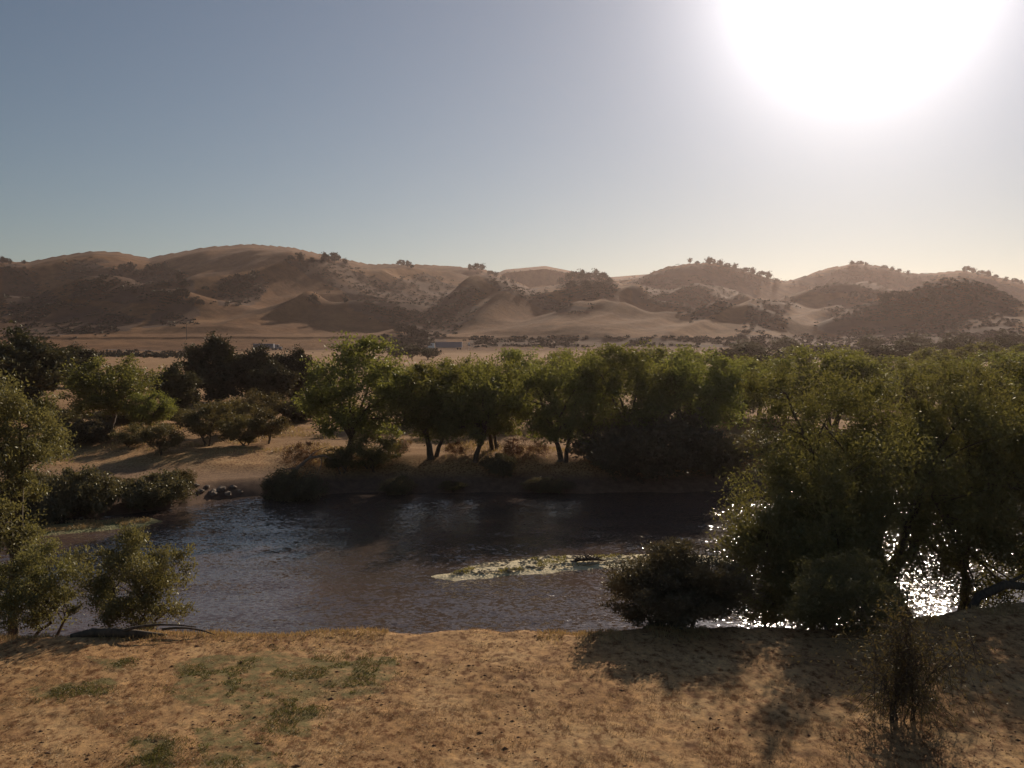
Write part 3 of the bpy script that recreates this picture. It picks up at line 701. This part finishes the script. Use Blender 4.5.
# scrub: uncountable brush on the slopes
rs = np.random.default_rng(77)
VS, FS, nv = [], [], 0
for poly, n in SCRUB_SHADE:
    n = int(n * 2.6)
    xs = [p[0] for p in poly]; ys = [p[1] for p in poly]
    qx = rs.uniform(min(xs), max(xs), n * 4); qy = rs.uniform(min(ys), max(ys), n * 4)
    ok = inpoly(qx, qy, poly); qx, qy = qx[ok][:n], qy[ok][:n]
    qx = qx + rs.normal(size=len(qx)) * 5; qy = qy + rs.normal(size=len(qy)) * np.where(qy > 333, .8, 2.2)
    X, Y, Z = hit(qx, qy, 120)
    good = ~np.isnan(Y) & (Y < 1800)
    dn = fbm(X / 25, Y / 25, 99, 2)
    good &= (dn > .3)
    X, Y, Z = X[good], Y[good], Z[good]
    sz = rs.lognormal(.2, .3, len(X)) * np.clip(Y / 900, .7, 1.5)
    m = 18
    C = np.repeat(np.stack([X, Y, Z], 1), m, 0); s = np.repeat(sz, m)[:, None]
    d = rs.normal(size=(len(C), 3)); d /= np.linalg.norm(d, axis=1)[:, None]; d[:, 2] = np.abs(d[:, 2])
    P = C + d * s * rs.uniform(.5, 1.1, (len(C), 1)) * [1.5, 1.2, .9]
    V, Fc = leaves(rs, P, 1.1, .85, d)
    VS.append(V); FS.append(Fc + nv); nv += len(V)
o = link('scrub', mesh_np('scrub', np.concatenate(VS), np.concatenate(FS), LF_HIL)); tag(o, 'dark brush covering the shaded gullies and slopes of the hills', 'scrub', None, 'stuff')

# ------------------------------------------------------------------ highway, trucks, pole, marker
ASPH = simple('asphalt', (.06, .055, .05), .9, 0, .2, .5)
LINEW = simple('road_paint', (.75, .75, .7), .7)
def strip(name, y0, y1, dz, m, xr=900, par=None, step=6.):
    xs = np.arange(-xr, xr, step); V = []
    for x in xs:
        z = max(float(H(x, yy)) for yy in (471, 481.5, 491)) 
        V += [(x, y0, z + dz), (x, y1, z + dz)]
    Fc = [(2 * i, 2 * i + 2, 2 * i + 3, 2 * i + 1) for i in range(len(xs) - 1)]
    o = link(name, mesh_np(name, V, Fc, m, True)); o['kind'] = 'structure'; return o
strip('road', 476.5, 486.5, .25, ASPH); 
for y in (477.0, 485.9): strip('road_marking', y, y + .15, .258, LINEW)
def roadz(x): return max(float(H(x, yy)) for yy in (471, 481.5, 491)) + .25

def box(bm, c, s, bev=0.):
    r = bmesh.ops.create_cube(bm, size=1)
    for v in r['verts']: v.co = Vector((v.co.x * s[0] + c[0], v.co.y * s[1] + c[1], v.co.z * s[2] + c[2]))
    if bev: bmesh.ops.bevel(bm, geom=list({e for v in r['verts'] for e in v.link_edges}), offset=bev, segments=2, affect='EDGES')
def bobj(name, bm, m, par=None, loc=None):
    me = bpy.data.meshes.new(name); bm.to_mesh(me); bm.free(); me.materials.append(m); return link(name, me, par, loc)
TRW = simple('white_truck_paint', (.75, .75, .75), .4); TRB = simple('grey_trailer', (.22, .22, .27), .6); GLS = simple('cab_glass', (.03, .035, .04), .15); RUB = simple('tyre_rubber', (.02, .02, .02), .9); STL = simple('steel', (.25, .25, .25), .5, .6)
def truck(px, yy, label, flip, tl=13.5, y=479.5, paint=None, sz=1.):
    x = (px - 512) / F * y
    e = bpy.data.objects.new('truck', None); COL.objects.link(e); e.location = (x, y, roadz(x)); e.scale = (flip, 1, sz)
    tag(e, label, 'truck', 'trucks on the highway')
    bm = bmesh.new(); box(bm, (0, 0, 2.6), (tl, 2.5, 2.8), .05); bobj('trailer', bm, TRB, e)
    bm = bmesh.new(); box(bm, (-tl / 2 - 1.6, 0, 2.15), (2.0, 2.4, 2.6), .18); box(bm, (-tl / 2 - 3.2, 0, 1.45), (1.5, 2.1, 1.3), .2); cab = bobj('cab', bm, paint or TRW, e)
    bm = bmesh.new(); box(bm, (-tl / 2 - 2.61, 0, 2.6), (.06, 2.0, .8)); box(bm, (-tl / 2 - 2.1, -1.21, 2.5), (.8, .04, .7)); bobj('window', bm, GLS, cab)
    bm = bmesh.new(); box(bm, (-tl / 4, 0, .95), (tl * .9 + 4, .9, .3)); bobj('chassis', bm, STL, e)
    for wx in (-tl / 2 - 3.2, -tl / 2 - .9, -tl / 2 + .5, tl / 2 - 2.2, tl / 2 - .9):
        bm = bmesh.new()
        for s in (-1, 1):
            r = bmesh.ops.create_cone(bm, cap_ends=True, segments=16, radius1=.5, radius2=.5, depth=.35)
            for v in r['verts']: v.co = Vector((v.co.x + wx, v.co.z + s * 1.05, v.co.y + .5))
        bobj('wheels', bm, RUB, e)
    return e
truck(449, 347, 'long truck with grey trailer and white cab below the middle hills', 1)
truck(264, 348, 'blue-grey trailer truck above the dark oak clump, facing right', -1, 10.5, paint=TRB, sz=.8)

bm = bmesh.new(); x = (469 - 512) / F * 474; box(bm, (0, 0, 1.6), (.12, .12, 3.2)); mk = bobj('road_marker', bm, TRW, None, (x, 474, float(H(x, 474))))
bm = bmesh.new(); box(bm, (0, -.09, 3.0), (.75, .04, 1.1), .01); bobj('sign_panel', bm, TRW, mk)
tag(mk, 'small white roadside marker just right of the long truck', 'road sign')
POLE = bark_mat('pole_wood', (.06, .045, .035), (.1, .08, .06))
G4 = 'utility poles along the ranch road'
for px, lb in ((187, 'wooden utility pole at the foot of the left hills, above the field'),):
    x = (px - 512) / F * 552; e = bpy.data.objects.new('utility_pole', None); COL.objects.link(e); e.location = (x, 552, float(H(x, 552)))
    tag(e, lb, 'utility pole')
    bm = bmesh.new(); bmesh.ops.create_cone(bm, cap_ends=True, segments=10, radius1=.2, radius2=.13, depth=10)
    for v in bm.verts: v.co.z += 4.7
    bobj('pole', bm, POLE, e)
    bm = bmesh.new(); box(bm, (0, 0, 9), (2.4, .12, .14)); bobj('crossarm', bm, POLE, e)

# ------------------------------------------------------------------ near bank plants
def at(px, Y): x = (px - 512) / F * Y; return x, Y, float(H(x, Y))
# big willow on the right
bx, by, bz = at(940, 25)
big = M_(101, [(0, 0, -1.0, 1.5, 1.0), (.35, .6, 1.8, 2.0, .8), (-.3, .8, -2.6, 3.0, .6)], 2.2, (-.5, 2.2, 4.9, 4.9, 4.2, 3.9), 18, 205, .8, 560, .13, .05, .21, mats=(BARK, LF_WIL), inner=.15, wig=1.0, low=1.7,
          extra=[(-4.9, 1.2, 2.0), (-4.4, 2.2, 1.3), (-3.7, 2, 1.6), (-4.9, 2.0, 2.8), (-2.9, 2.5, 1.8), (-3.4, 1, .9), (-2.6, 1.6, 1.1), (-4.3, 1, .7), (-1.8, 2, 1.9), (-4.0, .6, 1.9), (-3.4, 1.4, 1.2), (-4.7, 1.5, 1.6), (-3.0, .5, 1.7), (-2.2, .6, .8), (-1.6, .8, 1.3), (-3.8, 2.6, 2.4), (-2.9, .9, 2.6), (-4.9, .6, 1.1), (-1.2, .4, .9), (.9, 0, 1.9), (1.5, .4, 1.5), (2.2, 0, 1.6), (.4, 1.4, 1.8), (1.8, 1.4, 1.2), (3.3, .4, 1.5), (3.0, 2.5, 2.0), (4.0, 2, 2.2), (2.6, 1, 1.7)])
plant('willow_tree', 'big spreading willow on the near right bank, water glittering through it', 'tree', big, (bx, by, bz), (.93, .93, .88))
bx, by, bz = at(1095, 25)
bg2 = M_(107, [(0, 0, -.6, .8, 1.0), (.4, .3, 1.2, .9, .85)], 2.4, (-.5, .8, 4.5, 3.7, 3.2, 3.5), 12, 115, .8, 560, .13, .05, .22, mats=(BARK, LF_WIL), inner=.25, wig=1.0, low=1.6)
plant('willow_tree', 'willow cut off by the right edge beside the big spreading one', 'tree', bg2, (bx, by, bz), (.95, .95, .86))
bx, by, bz = at(678, 20.3)
bu = M_(111, [(0, 0, .5, .1, 1), (-.3, 0, -.9, .2, .9), (.4, .2, .9, .5, .8), (0, .3, .1, .6, .8)], 1.0, (0, 0, 1.55, 1.5, 1.4, 1.7), 18, 150, .38, 520, .10, .034, .05, mats=(BARK, LF_DRK), upleaf=1.2, inner=.1)
ht = (CAMZ + (HOR - 548) / F * 20.3) - bz
plant('riverside_bush', 'dense dark rounded bush on the near bank edge left of the big willow', 'bush', bu, (bx, by, bz), (1, 1, ht / dims(bu)[2]))
bx, by, bz = at(808, 24.5)
b3 = M_(119, [(0, 0, .8, .1, 1), (-.3, 0, -1.0, .2, .9), (.2, .2, .5, .8, .8)], 1.0, (0, 0, 2.5, 2.3, 1.6, 2.3), 14, 120, .55, 420, .12, .042, .06, mats=(BARK, LF_WIL), upleaf=.6, low=1.25)
ht = (CAMZ + (HOR - 472) / F * 24.5) - bz
plant('willow_bush', 'tall dark willow bush between the big willow and the rounded bush', 'bush', b3, (bx, by, bz), (1, 1, ht / dims(b3)[2]))
bx, by, bz = at(846, 19.5)
b2 = M_(117, [(0, 0, .5, .1, 1), (-.3, 0, -.6, .2, .9), (.2, .2, .5, .5, .8)], .7, (0, 0, 1.2, 1.15, .95, 1.05), 14, 90, .34, 300, .09, .03, .035, mats=(BARK, LF_PAL), upleaf=.9)
ht = (CAMZ + (HOR - 560) / F * 19.5) - bz
plant('willow_sapling', 'light olive willow sapling in front of the big willow trunk', 'bush', b2, (bx, by, bz), (1, 1, ht / dims(b2)[2]))
# left tree and bush
bx, by, bz = at(6, 22.5)
lt = M_(121, [(0, 0, .1, .3, 1)], 3.2, (-.7, .4, 5.2, 1.65, 1.9, 2.7), 10, 95, .5, 560, .10, .036, .11, mats=(BARK, LF_PAL), low=2.2,
        extra=[(.3, 0, 3.0), (-.2, -.3, 2.2), (.4, -.3, 1.6), (-.5, -.2, 1.2)])
ht = (CAMZ + (HOR - 374) / F * 22.5) - bz
plant('willow_tree', 'slender willow cut off by the left edge, trunk standing at the bank', 'tree', lt, (bx, by, bz), (1, 1, ht / dims(lt)[2]))
bx, by, bz = at(26, 21.4)
lb = M_(127, [(0, 0, .4, .1, 1), (-.3, 0, -.6, .2, .9), (.2, .2, .7, .4, .8)], .9, (0, 0, 1.8, 1.0, 1.0, 1.0), 12, 50, .34, 300, .09, .032, .045, mats=(BARK, LF_PAL), upleaf=.7, low=.7)
ht = (CAMZ + (HOR - 540) / F * 21.4) - bz
plant('willow_sapling', 'bushy willow growth at the foot of the slender left willow', 'bush', lb, (bx, by, bz), (1, 1, ht / dims(lb)[2]))
bx, by, bz = at(122, 21.0)
l2 = M_(131, [(0, 0, .5, .1, 1), (-.3, 0, -.5, .2, .9), (.2, .2, .9, .3, .8)], .8, (0, 0, 1.35, 1.25, 1.0, 1.25), 14, 66, .30, 260, .09, .032, .04, mats=(BARK, LF_PAL), upleaf=.9,
        extra=[(1.35, 0, 1.9), (1.25, 0, 1.6), (1.3, .1, 2.15), (1.0, 0, .8), (1.25, -.1, .9), (.2, 0, 2.6), (-.1, .1, 2.5), (-1.1, 0, 1.2), (-1.2, .1, .8)])
ht = (CAMZ + (HOR - 532) / F * 21.0) - bz
plant('willow_bush', 'open willow bush leaning right at the left end of the near bank', 'bush', l2, (bx, by, bz), (1, 1, ht / dims(l2)[2]))
# log lying at the bank edge left
x, y, z = at(95, 18.9)
T = Tubes()
T.add(np.array([[-.6, 0, .02], [-.2, .05, .08], [.3, 0, .1], [.8, .1, .03], [1.4, .3, -.1]]), [.05, .09, .1, .08, .05])
T.add(bez(np.array([.4, 0, .1]), np.array([1.0, 0, .35]), np.array([1.9, .2, .15]), 6), np.linspace(.04, .012, 6))
T.add(bez(np.array([1.2, .2, .1]), np.array([1.8, .2, .2]), np.array([2.3, .2, -.02]), 6), np.linspace(.03, .012, 6))
tag(link('dead_log', T.mesh('dead_log', BARK), None, (x, y, z)), 'dark dead log with bare twigs lying under the left willow bush', 'log')
# log at the right
x, y, z = at(1000, 22.6)
T = Tubes()
T.add(np.array([[-.9, -.3, -.2], [-.4, 0, .35], [.3, .1, .62], [1.2, .2, .5], [2.2, .4, .0]]), [.09, .11, .11, .1, .08])
T.add(bez(np.array([.3, .1, .6]), np.array([.7, .1, .9]), np.array([1.4, .2, 1.0]), 5), np.linspace(.05, .02, 5))
tag(link('dead_log', T.mesh('dead_log', BARK), None, (x, y, z)), 'bowed dark log at the right edge of the near bank', 'log')

# bare twiggy shrub in the foreground
x, y, z = at(905, 14.6)
e = bpy.data.objects.new('twiggy_shrub', None); COL.objects.link(e); e.location = (x, y, z)
tag(e, 'straggly nearly leafless shrub with drooping twigs, foreground right', 'shrub')
rn = np.random.default_rng(19)
T = Tubes(); TW = Tubes(); LC = []
mains = []
for i in range(12):
    b0 = np.array([rn.uniform(-.14, .3), rn.uniform(-.1, .1), -.08]); hh = rn.uniform(.9, 1.9)
    tp = b0 + np.array([rn.uniform(-.55, .95), rn.uniform(-.5, .5), hh])
    md = b0 + np.array([(tp - b0)[0] * .15, 0, hh * .55]) + rn.normal(size=3) * .08
    P = bez(b0, md, tp, 9); T.add(P, np.linspace(.013, .004, 9), 6); mains.append(P)
for i in range(420):
    P = mains[rn.integers(len(mains))]; q = P[rn.integers(3, 9)]
    drop = rn.random() < .65
    d = rn.normal(size=3) * [.35, .3, .18] + ([0, 0, -.55] if drop else [0, 0, .25])
    mid = q + d * .4 + [0, 0, .18]; en = q + d * rn.uniform(.6, 1.6); en[2] = max(en[2], -.02)
    Q = bez(q, mid, en, 6); TW.add(Q, np.linspace(.006, .002, 6), 4)
    for k in range(2, 6):
        if rn.random() < .6:
            m_ = rn.integers(4, 12); LC.append(Q[k] + rn.normal(size=(m_, 3)) * .07)
LC = np.concatenate(LC)
link('stems', T.mesh('stems', BARK), e); link('twigs', TW.mesh('twigs', BARK), e)
V, Fc = leaves(rn, LC, .06, .018, np.zeros(LC.shape) + [0, 0, -.2]); link('leaves', mesh_np('leaves', V, Fc, LF_SHR), e)

# ------------------------------------------------------------------ ground litter
def blades(name, polys, n, hgt, wid, m, label, cat, seed, lay=.5, ylim=26, clump=None):
    r = np.random.default_rng(seed)
    if polys is None:
        X = []; Y = []
        Y = r.uniform(11.8, 21.5, n); X = r.uniform(-.62, .62, n) * Y
        dn = fbm(X * 1.6, Y * 1.6, seed, 3); k = dn > .47; X, Y = X[k], Y[k]
    else:
        XX = []; YY = []
        for p, c in polys:
            xs = [q[0] for q in p]; ys = [q[1] for q in p]
            qx = r.uniform(min(xs), max(xs), c * 3); qy = r.uniform(min(ys), max(ys), c * 3); ok = inpoly(qx, qy, p)
            a, b, cc = ray(qx[ok], qy[ok]); t = -(CAMZ - 4.5) / cc
            XX.append(a * t); YY.append(b * t)
        X = np.concatenate(XX); Y = np.concatenate(YY)
        X = X + r.normal(size=len(X)) * .15; Y = Y + r.normal(size=len(Y)) * .15
        dn = fbm(X * 2.2, Y * 2.2, seed, 3); k = dn > .5; X, Y = X[k], Y[k]
    Z = H(X, Y); n = len(X)
    th = r.uniform(0, 2 * math.pi, n); h = hgt * r.uniform(.4, 1.5, n)
    ln = r.normal(size=(n, 2)) * lay
    up = np.stack([ln[:, 0], ln[:, 1], np.ones(n)], 1); up /= np.linalg.norm(up, axis=1)[:, None]
    sd = np.stack([np.cos(th), np.sin(th), np.zeros(n)], 1) * wid * .5
    B = np.stack([X, Y, Z - .005], 1); Tp = B + up * h[:, None]
    V = np.stack([B - sd, B + sd, Tp + sd * .2, Tp - sd * .2], 1).reshape(-1, 3)
    o = link(name, mesh_np(name, V, np.arange(n * 4).reshape(-1, 4), m)); tag(o, label, cat, None, 'stuff')
STRAW = leaf_mat('straw', (.26, .17, .085), (.46, .33, .17), (1.1, 1., .8), .3, 2.)
GRN = leaf_mat('green_blade', (.10, .10, .038), (.2, .18, .075), (1.3, 1.3, .6), .3, 2.)
blades('dry_grass', None, 170000, .04, .009, STRAW, 'short dead straw and stubble over the near bank', 'dry grass', 5, 1.2)
blades('green_grass', [(p, 11000 if i == 0 else 1500) for i, p in enumerate(GREEN)], 0, .035, .014, GRN, 'low green weeds spreading in a patch on the bare bank', 'grass', 6, .9)
# fringe of grass along the bank edge and on the gravel bar
r = np.random.default_rng(12)
X = r.uniform(-11, 12, 9000); ye = 19.2 + r.normal(size=9000) * .35 + np.interp(X, [4, 8, 12], [0, .7, 2.0]); k = fbm(X * 1.1, ye * .2, 9, 3) > .52; X, ye = X[k], ye[k]
Cn = np.stack([X, ye, H(X, ye) + .03], 1); V, Fc = leaves(r, Cn, .15, .014, np.zeros(Cn.shape), 0, 2.5)
tag(link('bank_grass', mesh_np('bank_grass', V, Fc, STRAW)), 'tufts of dry grass along the near bank edge', 'dry grass', None, 'stuff')
def fill_weeds(name, poly, n, L, Wd, m, label, seed, zlo, thr=.45):
    r = np.random.default_rng(seed); xs = [p[0] for p in poly]; ys = [p[1] for p in poly]
    qx = r.uniform(min(xs), max(xs), n * 3); qy = r.uniform(min(ys), max(ys), n * 3); ok = inpoly(qx, qy, poly)
    a, b, c = ray(qx[ok], qy[ok]); t = -CAMZ / c; X = a * t; Y = b * t
    k = fbm(X * .9, Y * .9, seed, 3) > thr; X, Y = X[k], Y[k]
    Cn = np.stack([X, Y, zlo + r.uniform(0, .12, len(X))], 1); V, Fc = leaves(r, Cn, L, Wd, np.zeros(Cn.shape), 0, 1.5)
    tag(link(name, mesh_np(name, V, Fc, m)), label, 'weeds', None, 'stuff')
YG = leaf_mat('yellow_green_weed', (.12, .12, .045), (.28, .25, .10), (1.3, 1.2, .6), .4, 1.)
fill_weeds('bar_weeds', [(450, 577), (480, 568), (545, 560), (640, 558), (640, 564), (550, 570), (500, 575)], 2500, .12, .04, YG, 'low yellow-green weeds growing on the gravel bar', 3, .13, .5)
fill_weeds('flat_weeds', [(0, 538), (80, 531), (150, 524), (150, 520), (90, 522), (0, 530)], 2200, .2, .05, STRAW, 'yellow-green weeds covering the mud flat across the river', 4, .1, .4)

# clods on the near bank
r = np.random.default_rng(44); n = 6500
Y = r.uniform(11.8, 20.5, n); X = r.uniform(-.62, .62, n) * Y; k = fbm(X * .9, Y * 1.4, 14, 3) > .5; X, Y = X[k], Y[k]; n = len(X)
sz = r.lognormal(-4.6, .45, n)
oc = np.array([(1, 0, 0), (0, 1, 0), (-1, 0, 0), (0, -1, 0), (0, 0, 1.), (0, 0, -.5)]); tri = np.array([(0, 1, 4), (1, 2, 4), (2, 3, 4), (3, 0, 4), (1, 0, 5), (2, 1, 5), (3, 2, 5), (0, 3, 5)])
V = np.stack([X, Y, H(X, Y)], 1)[:, None, :] + (oc[None] * r.uniform(.6, 1.4, (n, 6, 1))) * sz[:, None, None] * np.stack([r.uniform(.9, 2.4, n), r.uniform(.7, 1.3, n), r.uniform(.5, 1.0, n)], 1)[:, None, :]
Fc = (tri[None] + (np.arange(n) * 6)[:, None, None]).reshape(-1, 3)
tag(link('clods', mesh_np('clods', V.reshape(-1, 3), Fc, simple('dark_clod', (.19, .10, .055), 1., 0, .35, 3.), False, 3)), 'dark clods and droppings scattered over the near bank', 'clods', None, 'stuff')

# stones lying on the gravel bar
r = np.random.default_rng(45); a, b, c = ray(r.uniform(440, 720, 2600), r.uniform(556, 579, 2600)); t = -CAMZ / c; X = a * t; Y = b * t
bx_ = [(445, 577), (470, 568), (500, 562.5), (545, 558.5), (640, 557.5), (735, 559), (660, 564), (600, 566), (550, 570), (490, 576)]
px_, py_ = proj(X, Y, np.zeros(X.shape)); k = inpoly(px_, py_, bx_); X, Y = X[k], Y[k]; n = len(X); sz = r.lognormal(-2.9, .4, n)
V = np.stack([X, Y, np.full(n, .13)], 1)[:, None, :] + (oc[None] * r.uniform(.6, 1.4, (n, 6, 1))) * sz[:, None, None] * np.stack([r.uniform(.9, 1.9, n), r.uniform(.7, 1.3, n), r.uniform(.4, .8, n)], 1)[:, None, :]
Fc = (tri[None] + (np.arange(n) * 6)[:, None, None]).reshape(-1, 3)
tag(link('bar_stones', mesh_np('bar_stones', V.reshape(-1, 3), Fc, simple('bar_stone', (.4, .34, .24), 1., 0, .45, .6), False, 3)), 'small stones strewn over the gravel bar', 'stones', None, 'stuff')

# dry grasses among the far trunks
r = np.random.default_rng(31); X = r.uniform(-38, 24, 26000); Y = r.uniform(66, 92, 26000); k = fbm(X * .3, Y * .3, 7, 3) > .5; X, Y = X[k], Y[k]
Z = H(X, Y); k = Z > 1.7; Cn = np.stack([X, Y, Z + .1], 1)[k]; V, Fc = leaves(r, Cn, .34, .06, np.zeros(Cn.shape), 0, 2.)
tag(link('field_grass', mesh_np('field_grass', V, Fc, STRAW)), 'dry grass tufts on the sandy ground beyond the river', 'dry grass', None, 'stuff')

# ------------------------------------------------------------------ haze
bm = bmesh.new(); box(bm, (0, 1560, 99), (9000, 3700, 206))
hz = bmesh.new(); hz.free()
m, nt, out = mat('haze_air')
pv = N(nt, 'ShaderNodeVolumePrincipled'); pv.inputs['Color'].default_value = (1.0, .80, .75, 1); pv.inputs['Density'].default_value = .00008; pv.inputs['Anisotropy'].default_value = .6
nt.links.new(pv.outputs[0], out.inputs['Volume'])
o = bobj('haze', bm, m); o['kind'] = 'stuff'; tag(o, 'thin warm haze hanging over the valley', 'haze')

# ------------------------------------------------------------------ light, sky, camera
a, b, c = ray(860, -40)
sd = Vector((float(a), float(b), float(c))).normalized()
el = math.asin(sd.z); az = math.atan2(sd.x, sd.y)
sl = bpy.data.lights.new('sun', 'SUN'); sl.energy = 5.0; sl.angle = math.radians(.53); sl.color = (1, .84, .66)
so = bpy.data.objects.new('sun', sl); COL.objects.link(so); so.rotation_euler = sd.to_track_quat('Z', 'Y').to_euler(); so.location = (30, 60, 60)
wd = bpy.data.worlds.new('World'); S.world = wd; wd.use_nodes = True
nt = wd.node_tree; nt.nodes.clear()
out = nt.nodes.new('ShaderNodeOutputWorld'); bg = nt.nodes.new('ShaderNodeBackground')
sky = nt.nodes.new('ShaderNodeTexSky'); sky.sky_type = 'NISHITA'; sky.sun_disc = False; sky.sun_elevation = el; sky.sun_rotation = az
sky.air_density = 1.0; sky.dust_density = .12; sky.ozone_density = 1.6; sky.altitude = 100
# bright hazy aureole round the sun
tc = nt.nodes.new('ShaderNodeTexCoord')
dt = N(nt, 'ShaderNodeVectorMath', operation='DOT_PRODUCT'); nrm = N(nt, 'ShaderNodeVectorMath', operation='NORMALIZE')
nt.links.new(tc.outputs['Generated'], nrm.inputs[0]); nt.links.new(nrm.outputs[0], dt.inputs[0]); dt.inputs[1].default_value = sd
ac = N(nt, 'ShaderNodeMath', operation='ARCCOSINE'); nt.links.new(dt.outputs['Value'], ac.inputs[0])
def expo(sig, amp, pw=1.):
    d = N(nt, 'ShaderNodeMath', operation='DIVIDE'); nt.links.new(ac.outputs[0], d.inputs[0]); d.inputs[1].default_value = sig
    p = N(nt, 'ShaderNodeMath', operation='POWER'); nt.links.new(d.outputs[0], p.inputs[0]); p.inputs[1].default_value = pw
    n = N(nt, 'ShaderNodeMath', operation='MULTIPLY'); nt.links.new(p.outputs[0], n.inputs[0]); n.inputs[1].default_value = -1
    e = N(nt, 'ShaderNodeMath', operation='EXPONENT'); nt.links.new(n.outputs[0], e.inputs[0])
    m = N(nt, 'ShaderNodeMath', operation='MULTIPLY'); nt.links.new(e.outputs[0], m.inputs[0]); m.inputs[1].default_value = amp
    return m.outputs[0]
s1 = N(nt, 'ShaderNodeMath', operation='ADD'); nt.links.new(expo(.068, 95., 1.15), s1.inputs[0]); nt.links.new(expo(.32, 5.5, 1.), s1.inputs[1])
au = N(nt, 'ShaderNodeVectorMath', operation='SCALE'); au.inputs[0].default_value = (1, .92, .90); nt.links.new(s1.outputs[0], au.inputs['Scale'])
ad = N(nt, 'ShaderNodeVectorMath', operation='ADD'); tn = N(nt, 'ShaderNodeVectorMath', operation='MULTIPLY'); nt.links.new(sky.outputs[0], tn.inputs[0]); tn.inputs[1].default_value = (.96, .96, .94); nt.links.new(tn.outputs[0], ad.inputs[0]); nt.links.new(au.outputs[0], ad.inputs[1])
nt.links.new(ad.outputs[0], bg.inputs[0]); bg.inputs[1].default_value = .05
nt.links.new(bg.outputs[0], out.inputs[0])

cam = bpy.data.cameras.new('camera'); co = bpy.data.objects.new('camera', cam); COL.objects.link(co)
cam.sensor_width = 36; cam.lens = F / W * 36; cam.clip_end = 6000; cam.clip_start = .1
co.location = (0, 0, CAMZ); co.rotation_euler = (math.pi / 2 - PITCH, 0, 0)
S.camera = co
S.view_settings.view_transform = 'Standard'; S.view_settings.look = 'None'; S.view_settings.gamma = 1; S.view_settings.use_curve_mapping = False
S.view_settings.exposure = -0.12
S.render.engine = 'CYCLES'
S.cycles.use_denoising = True
S.cycles.max_bounces = 8; S.cycles.diffuse_bounces = 4; S.cycles.transmission_bounces = 4; S.cycles.volume_bounces = 0; S.cycles.transparent_max_bounces = 4
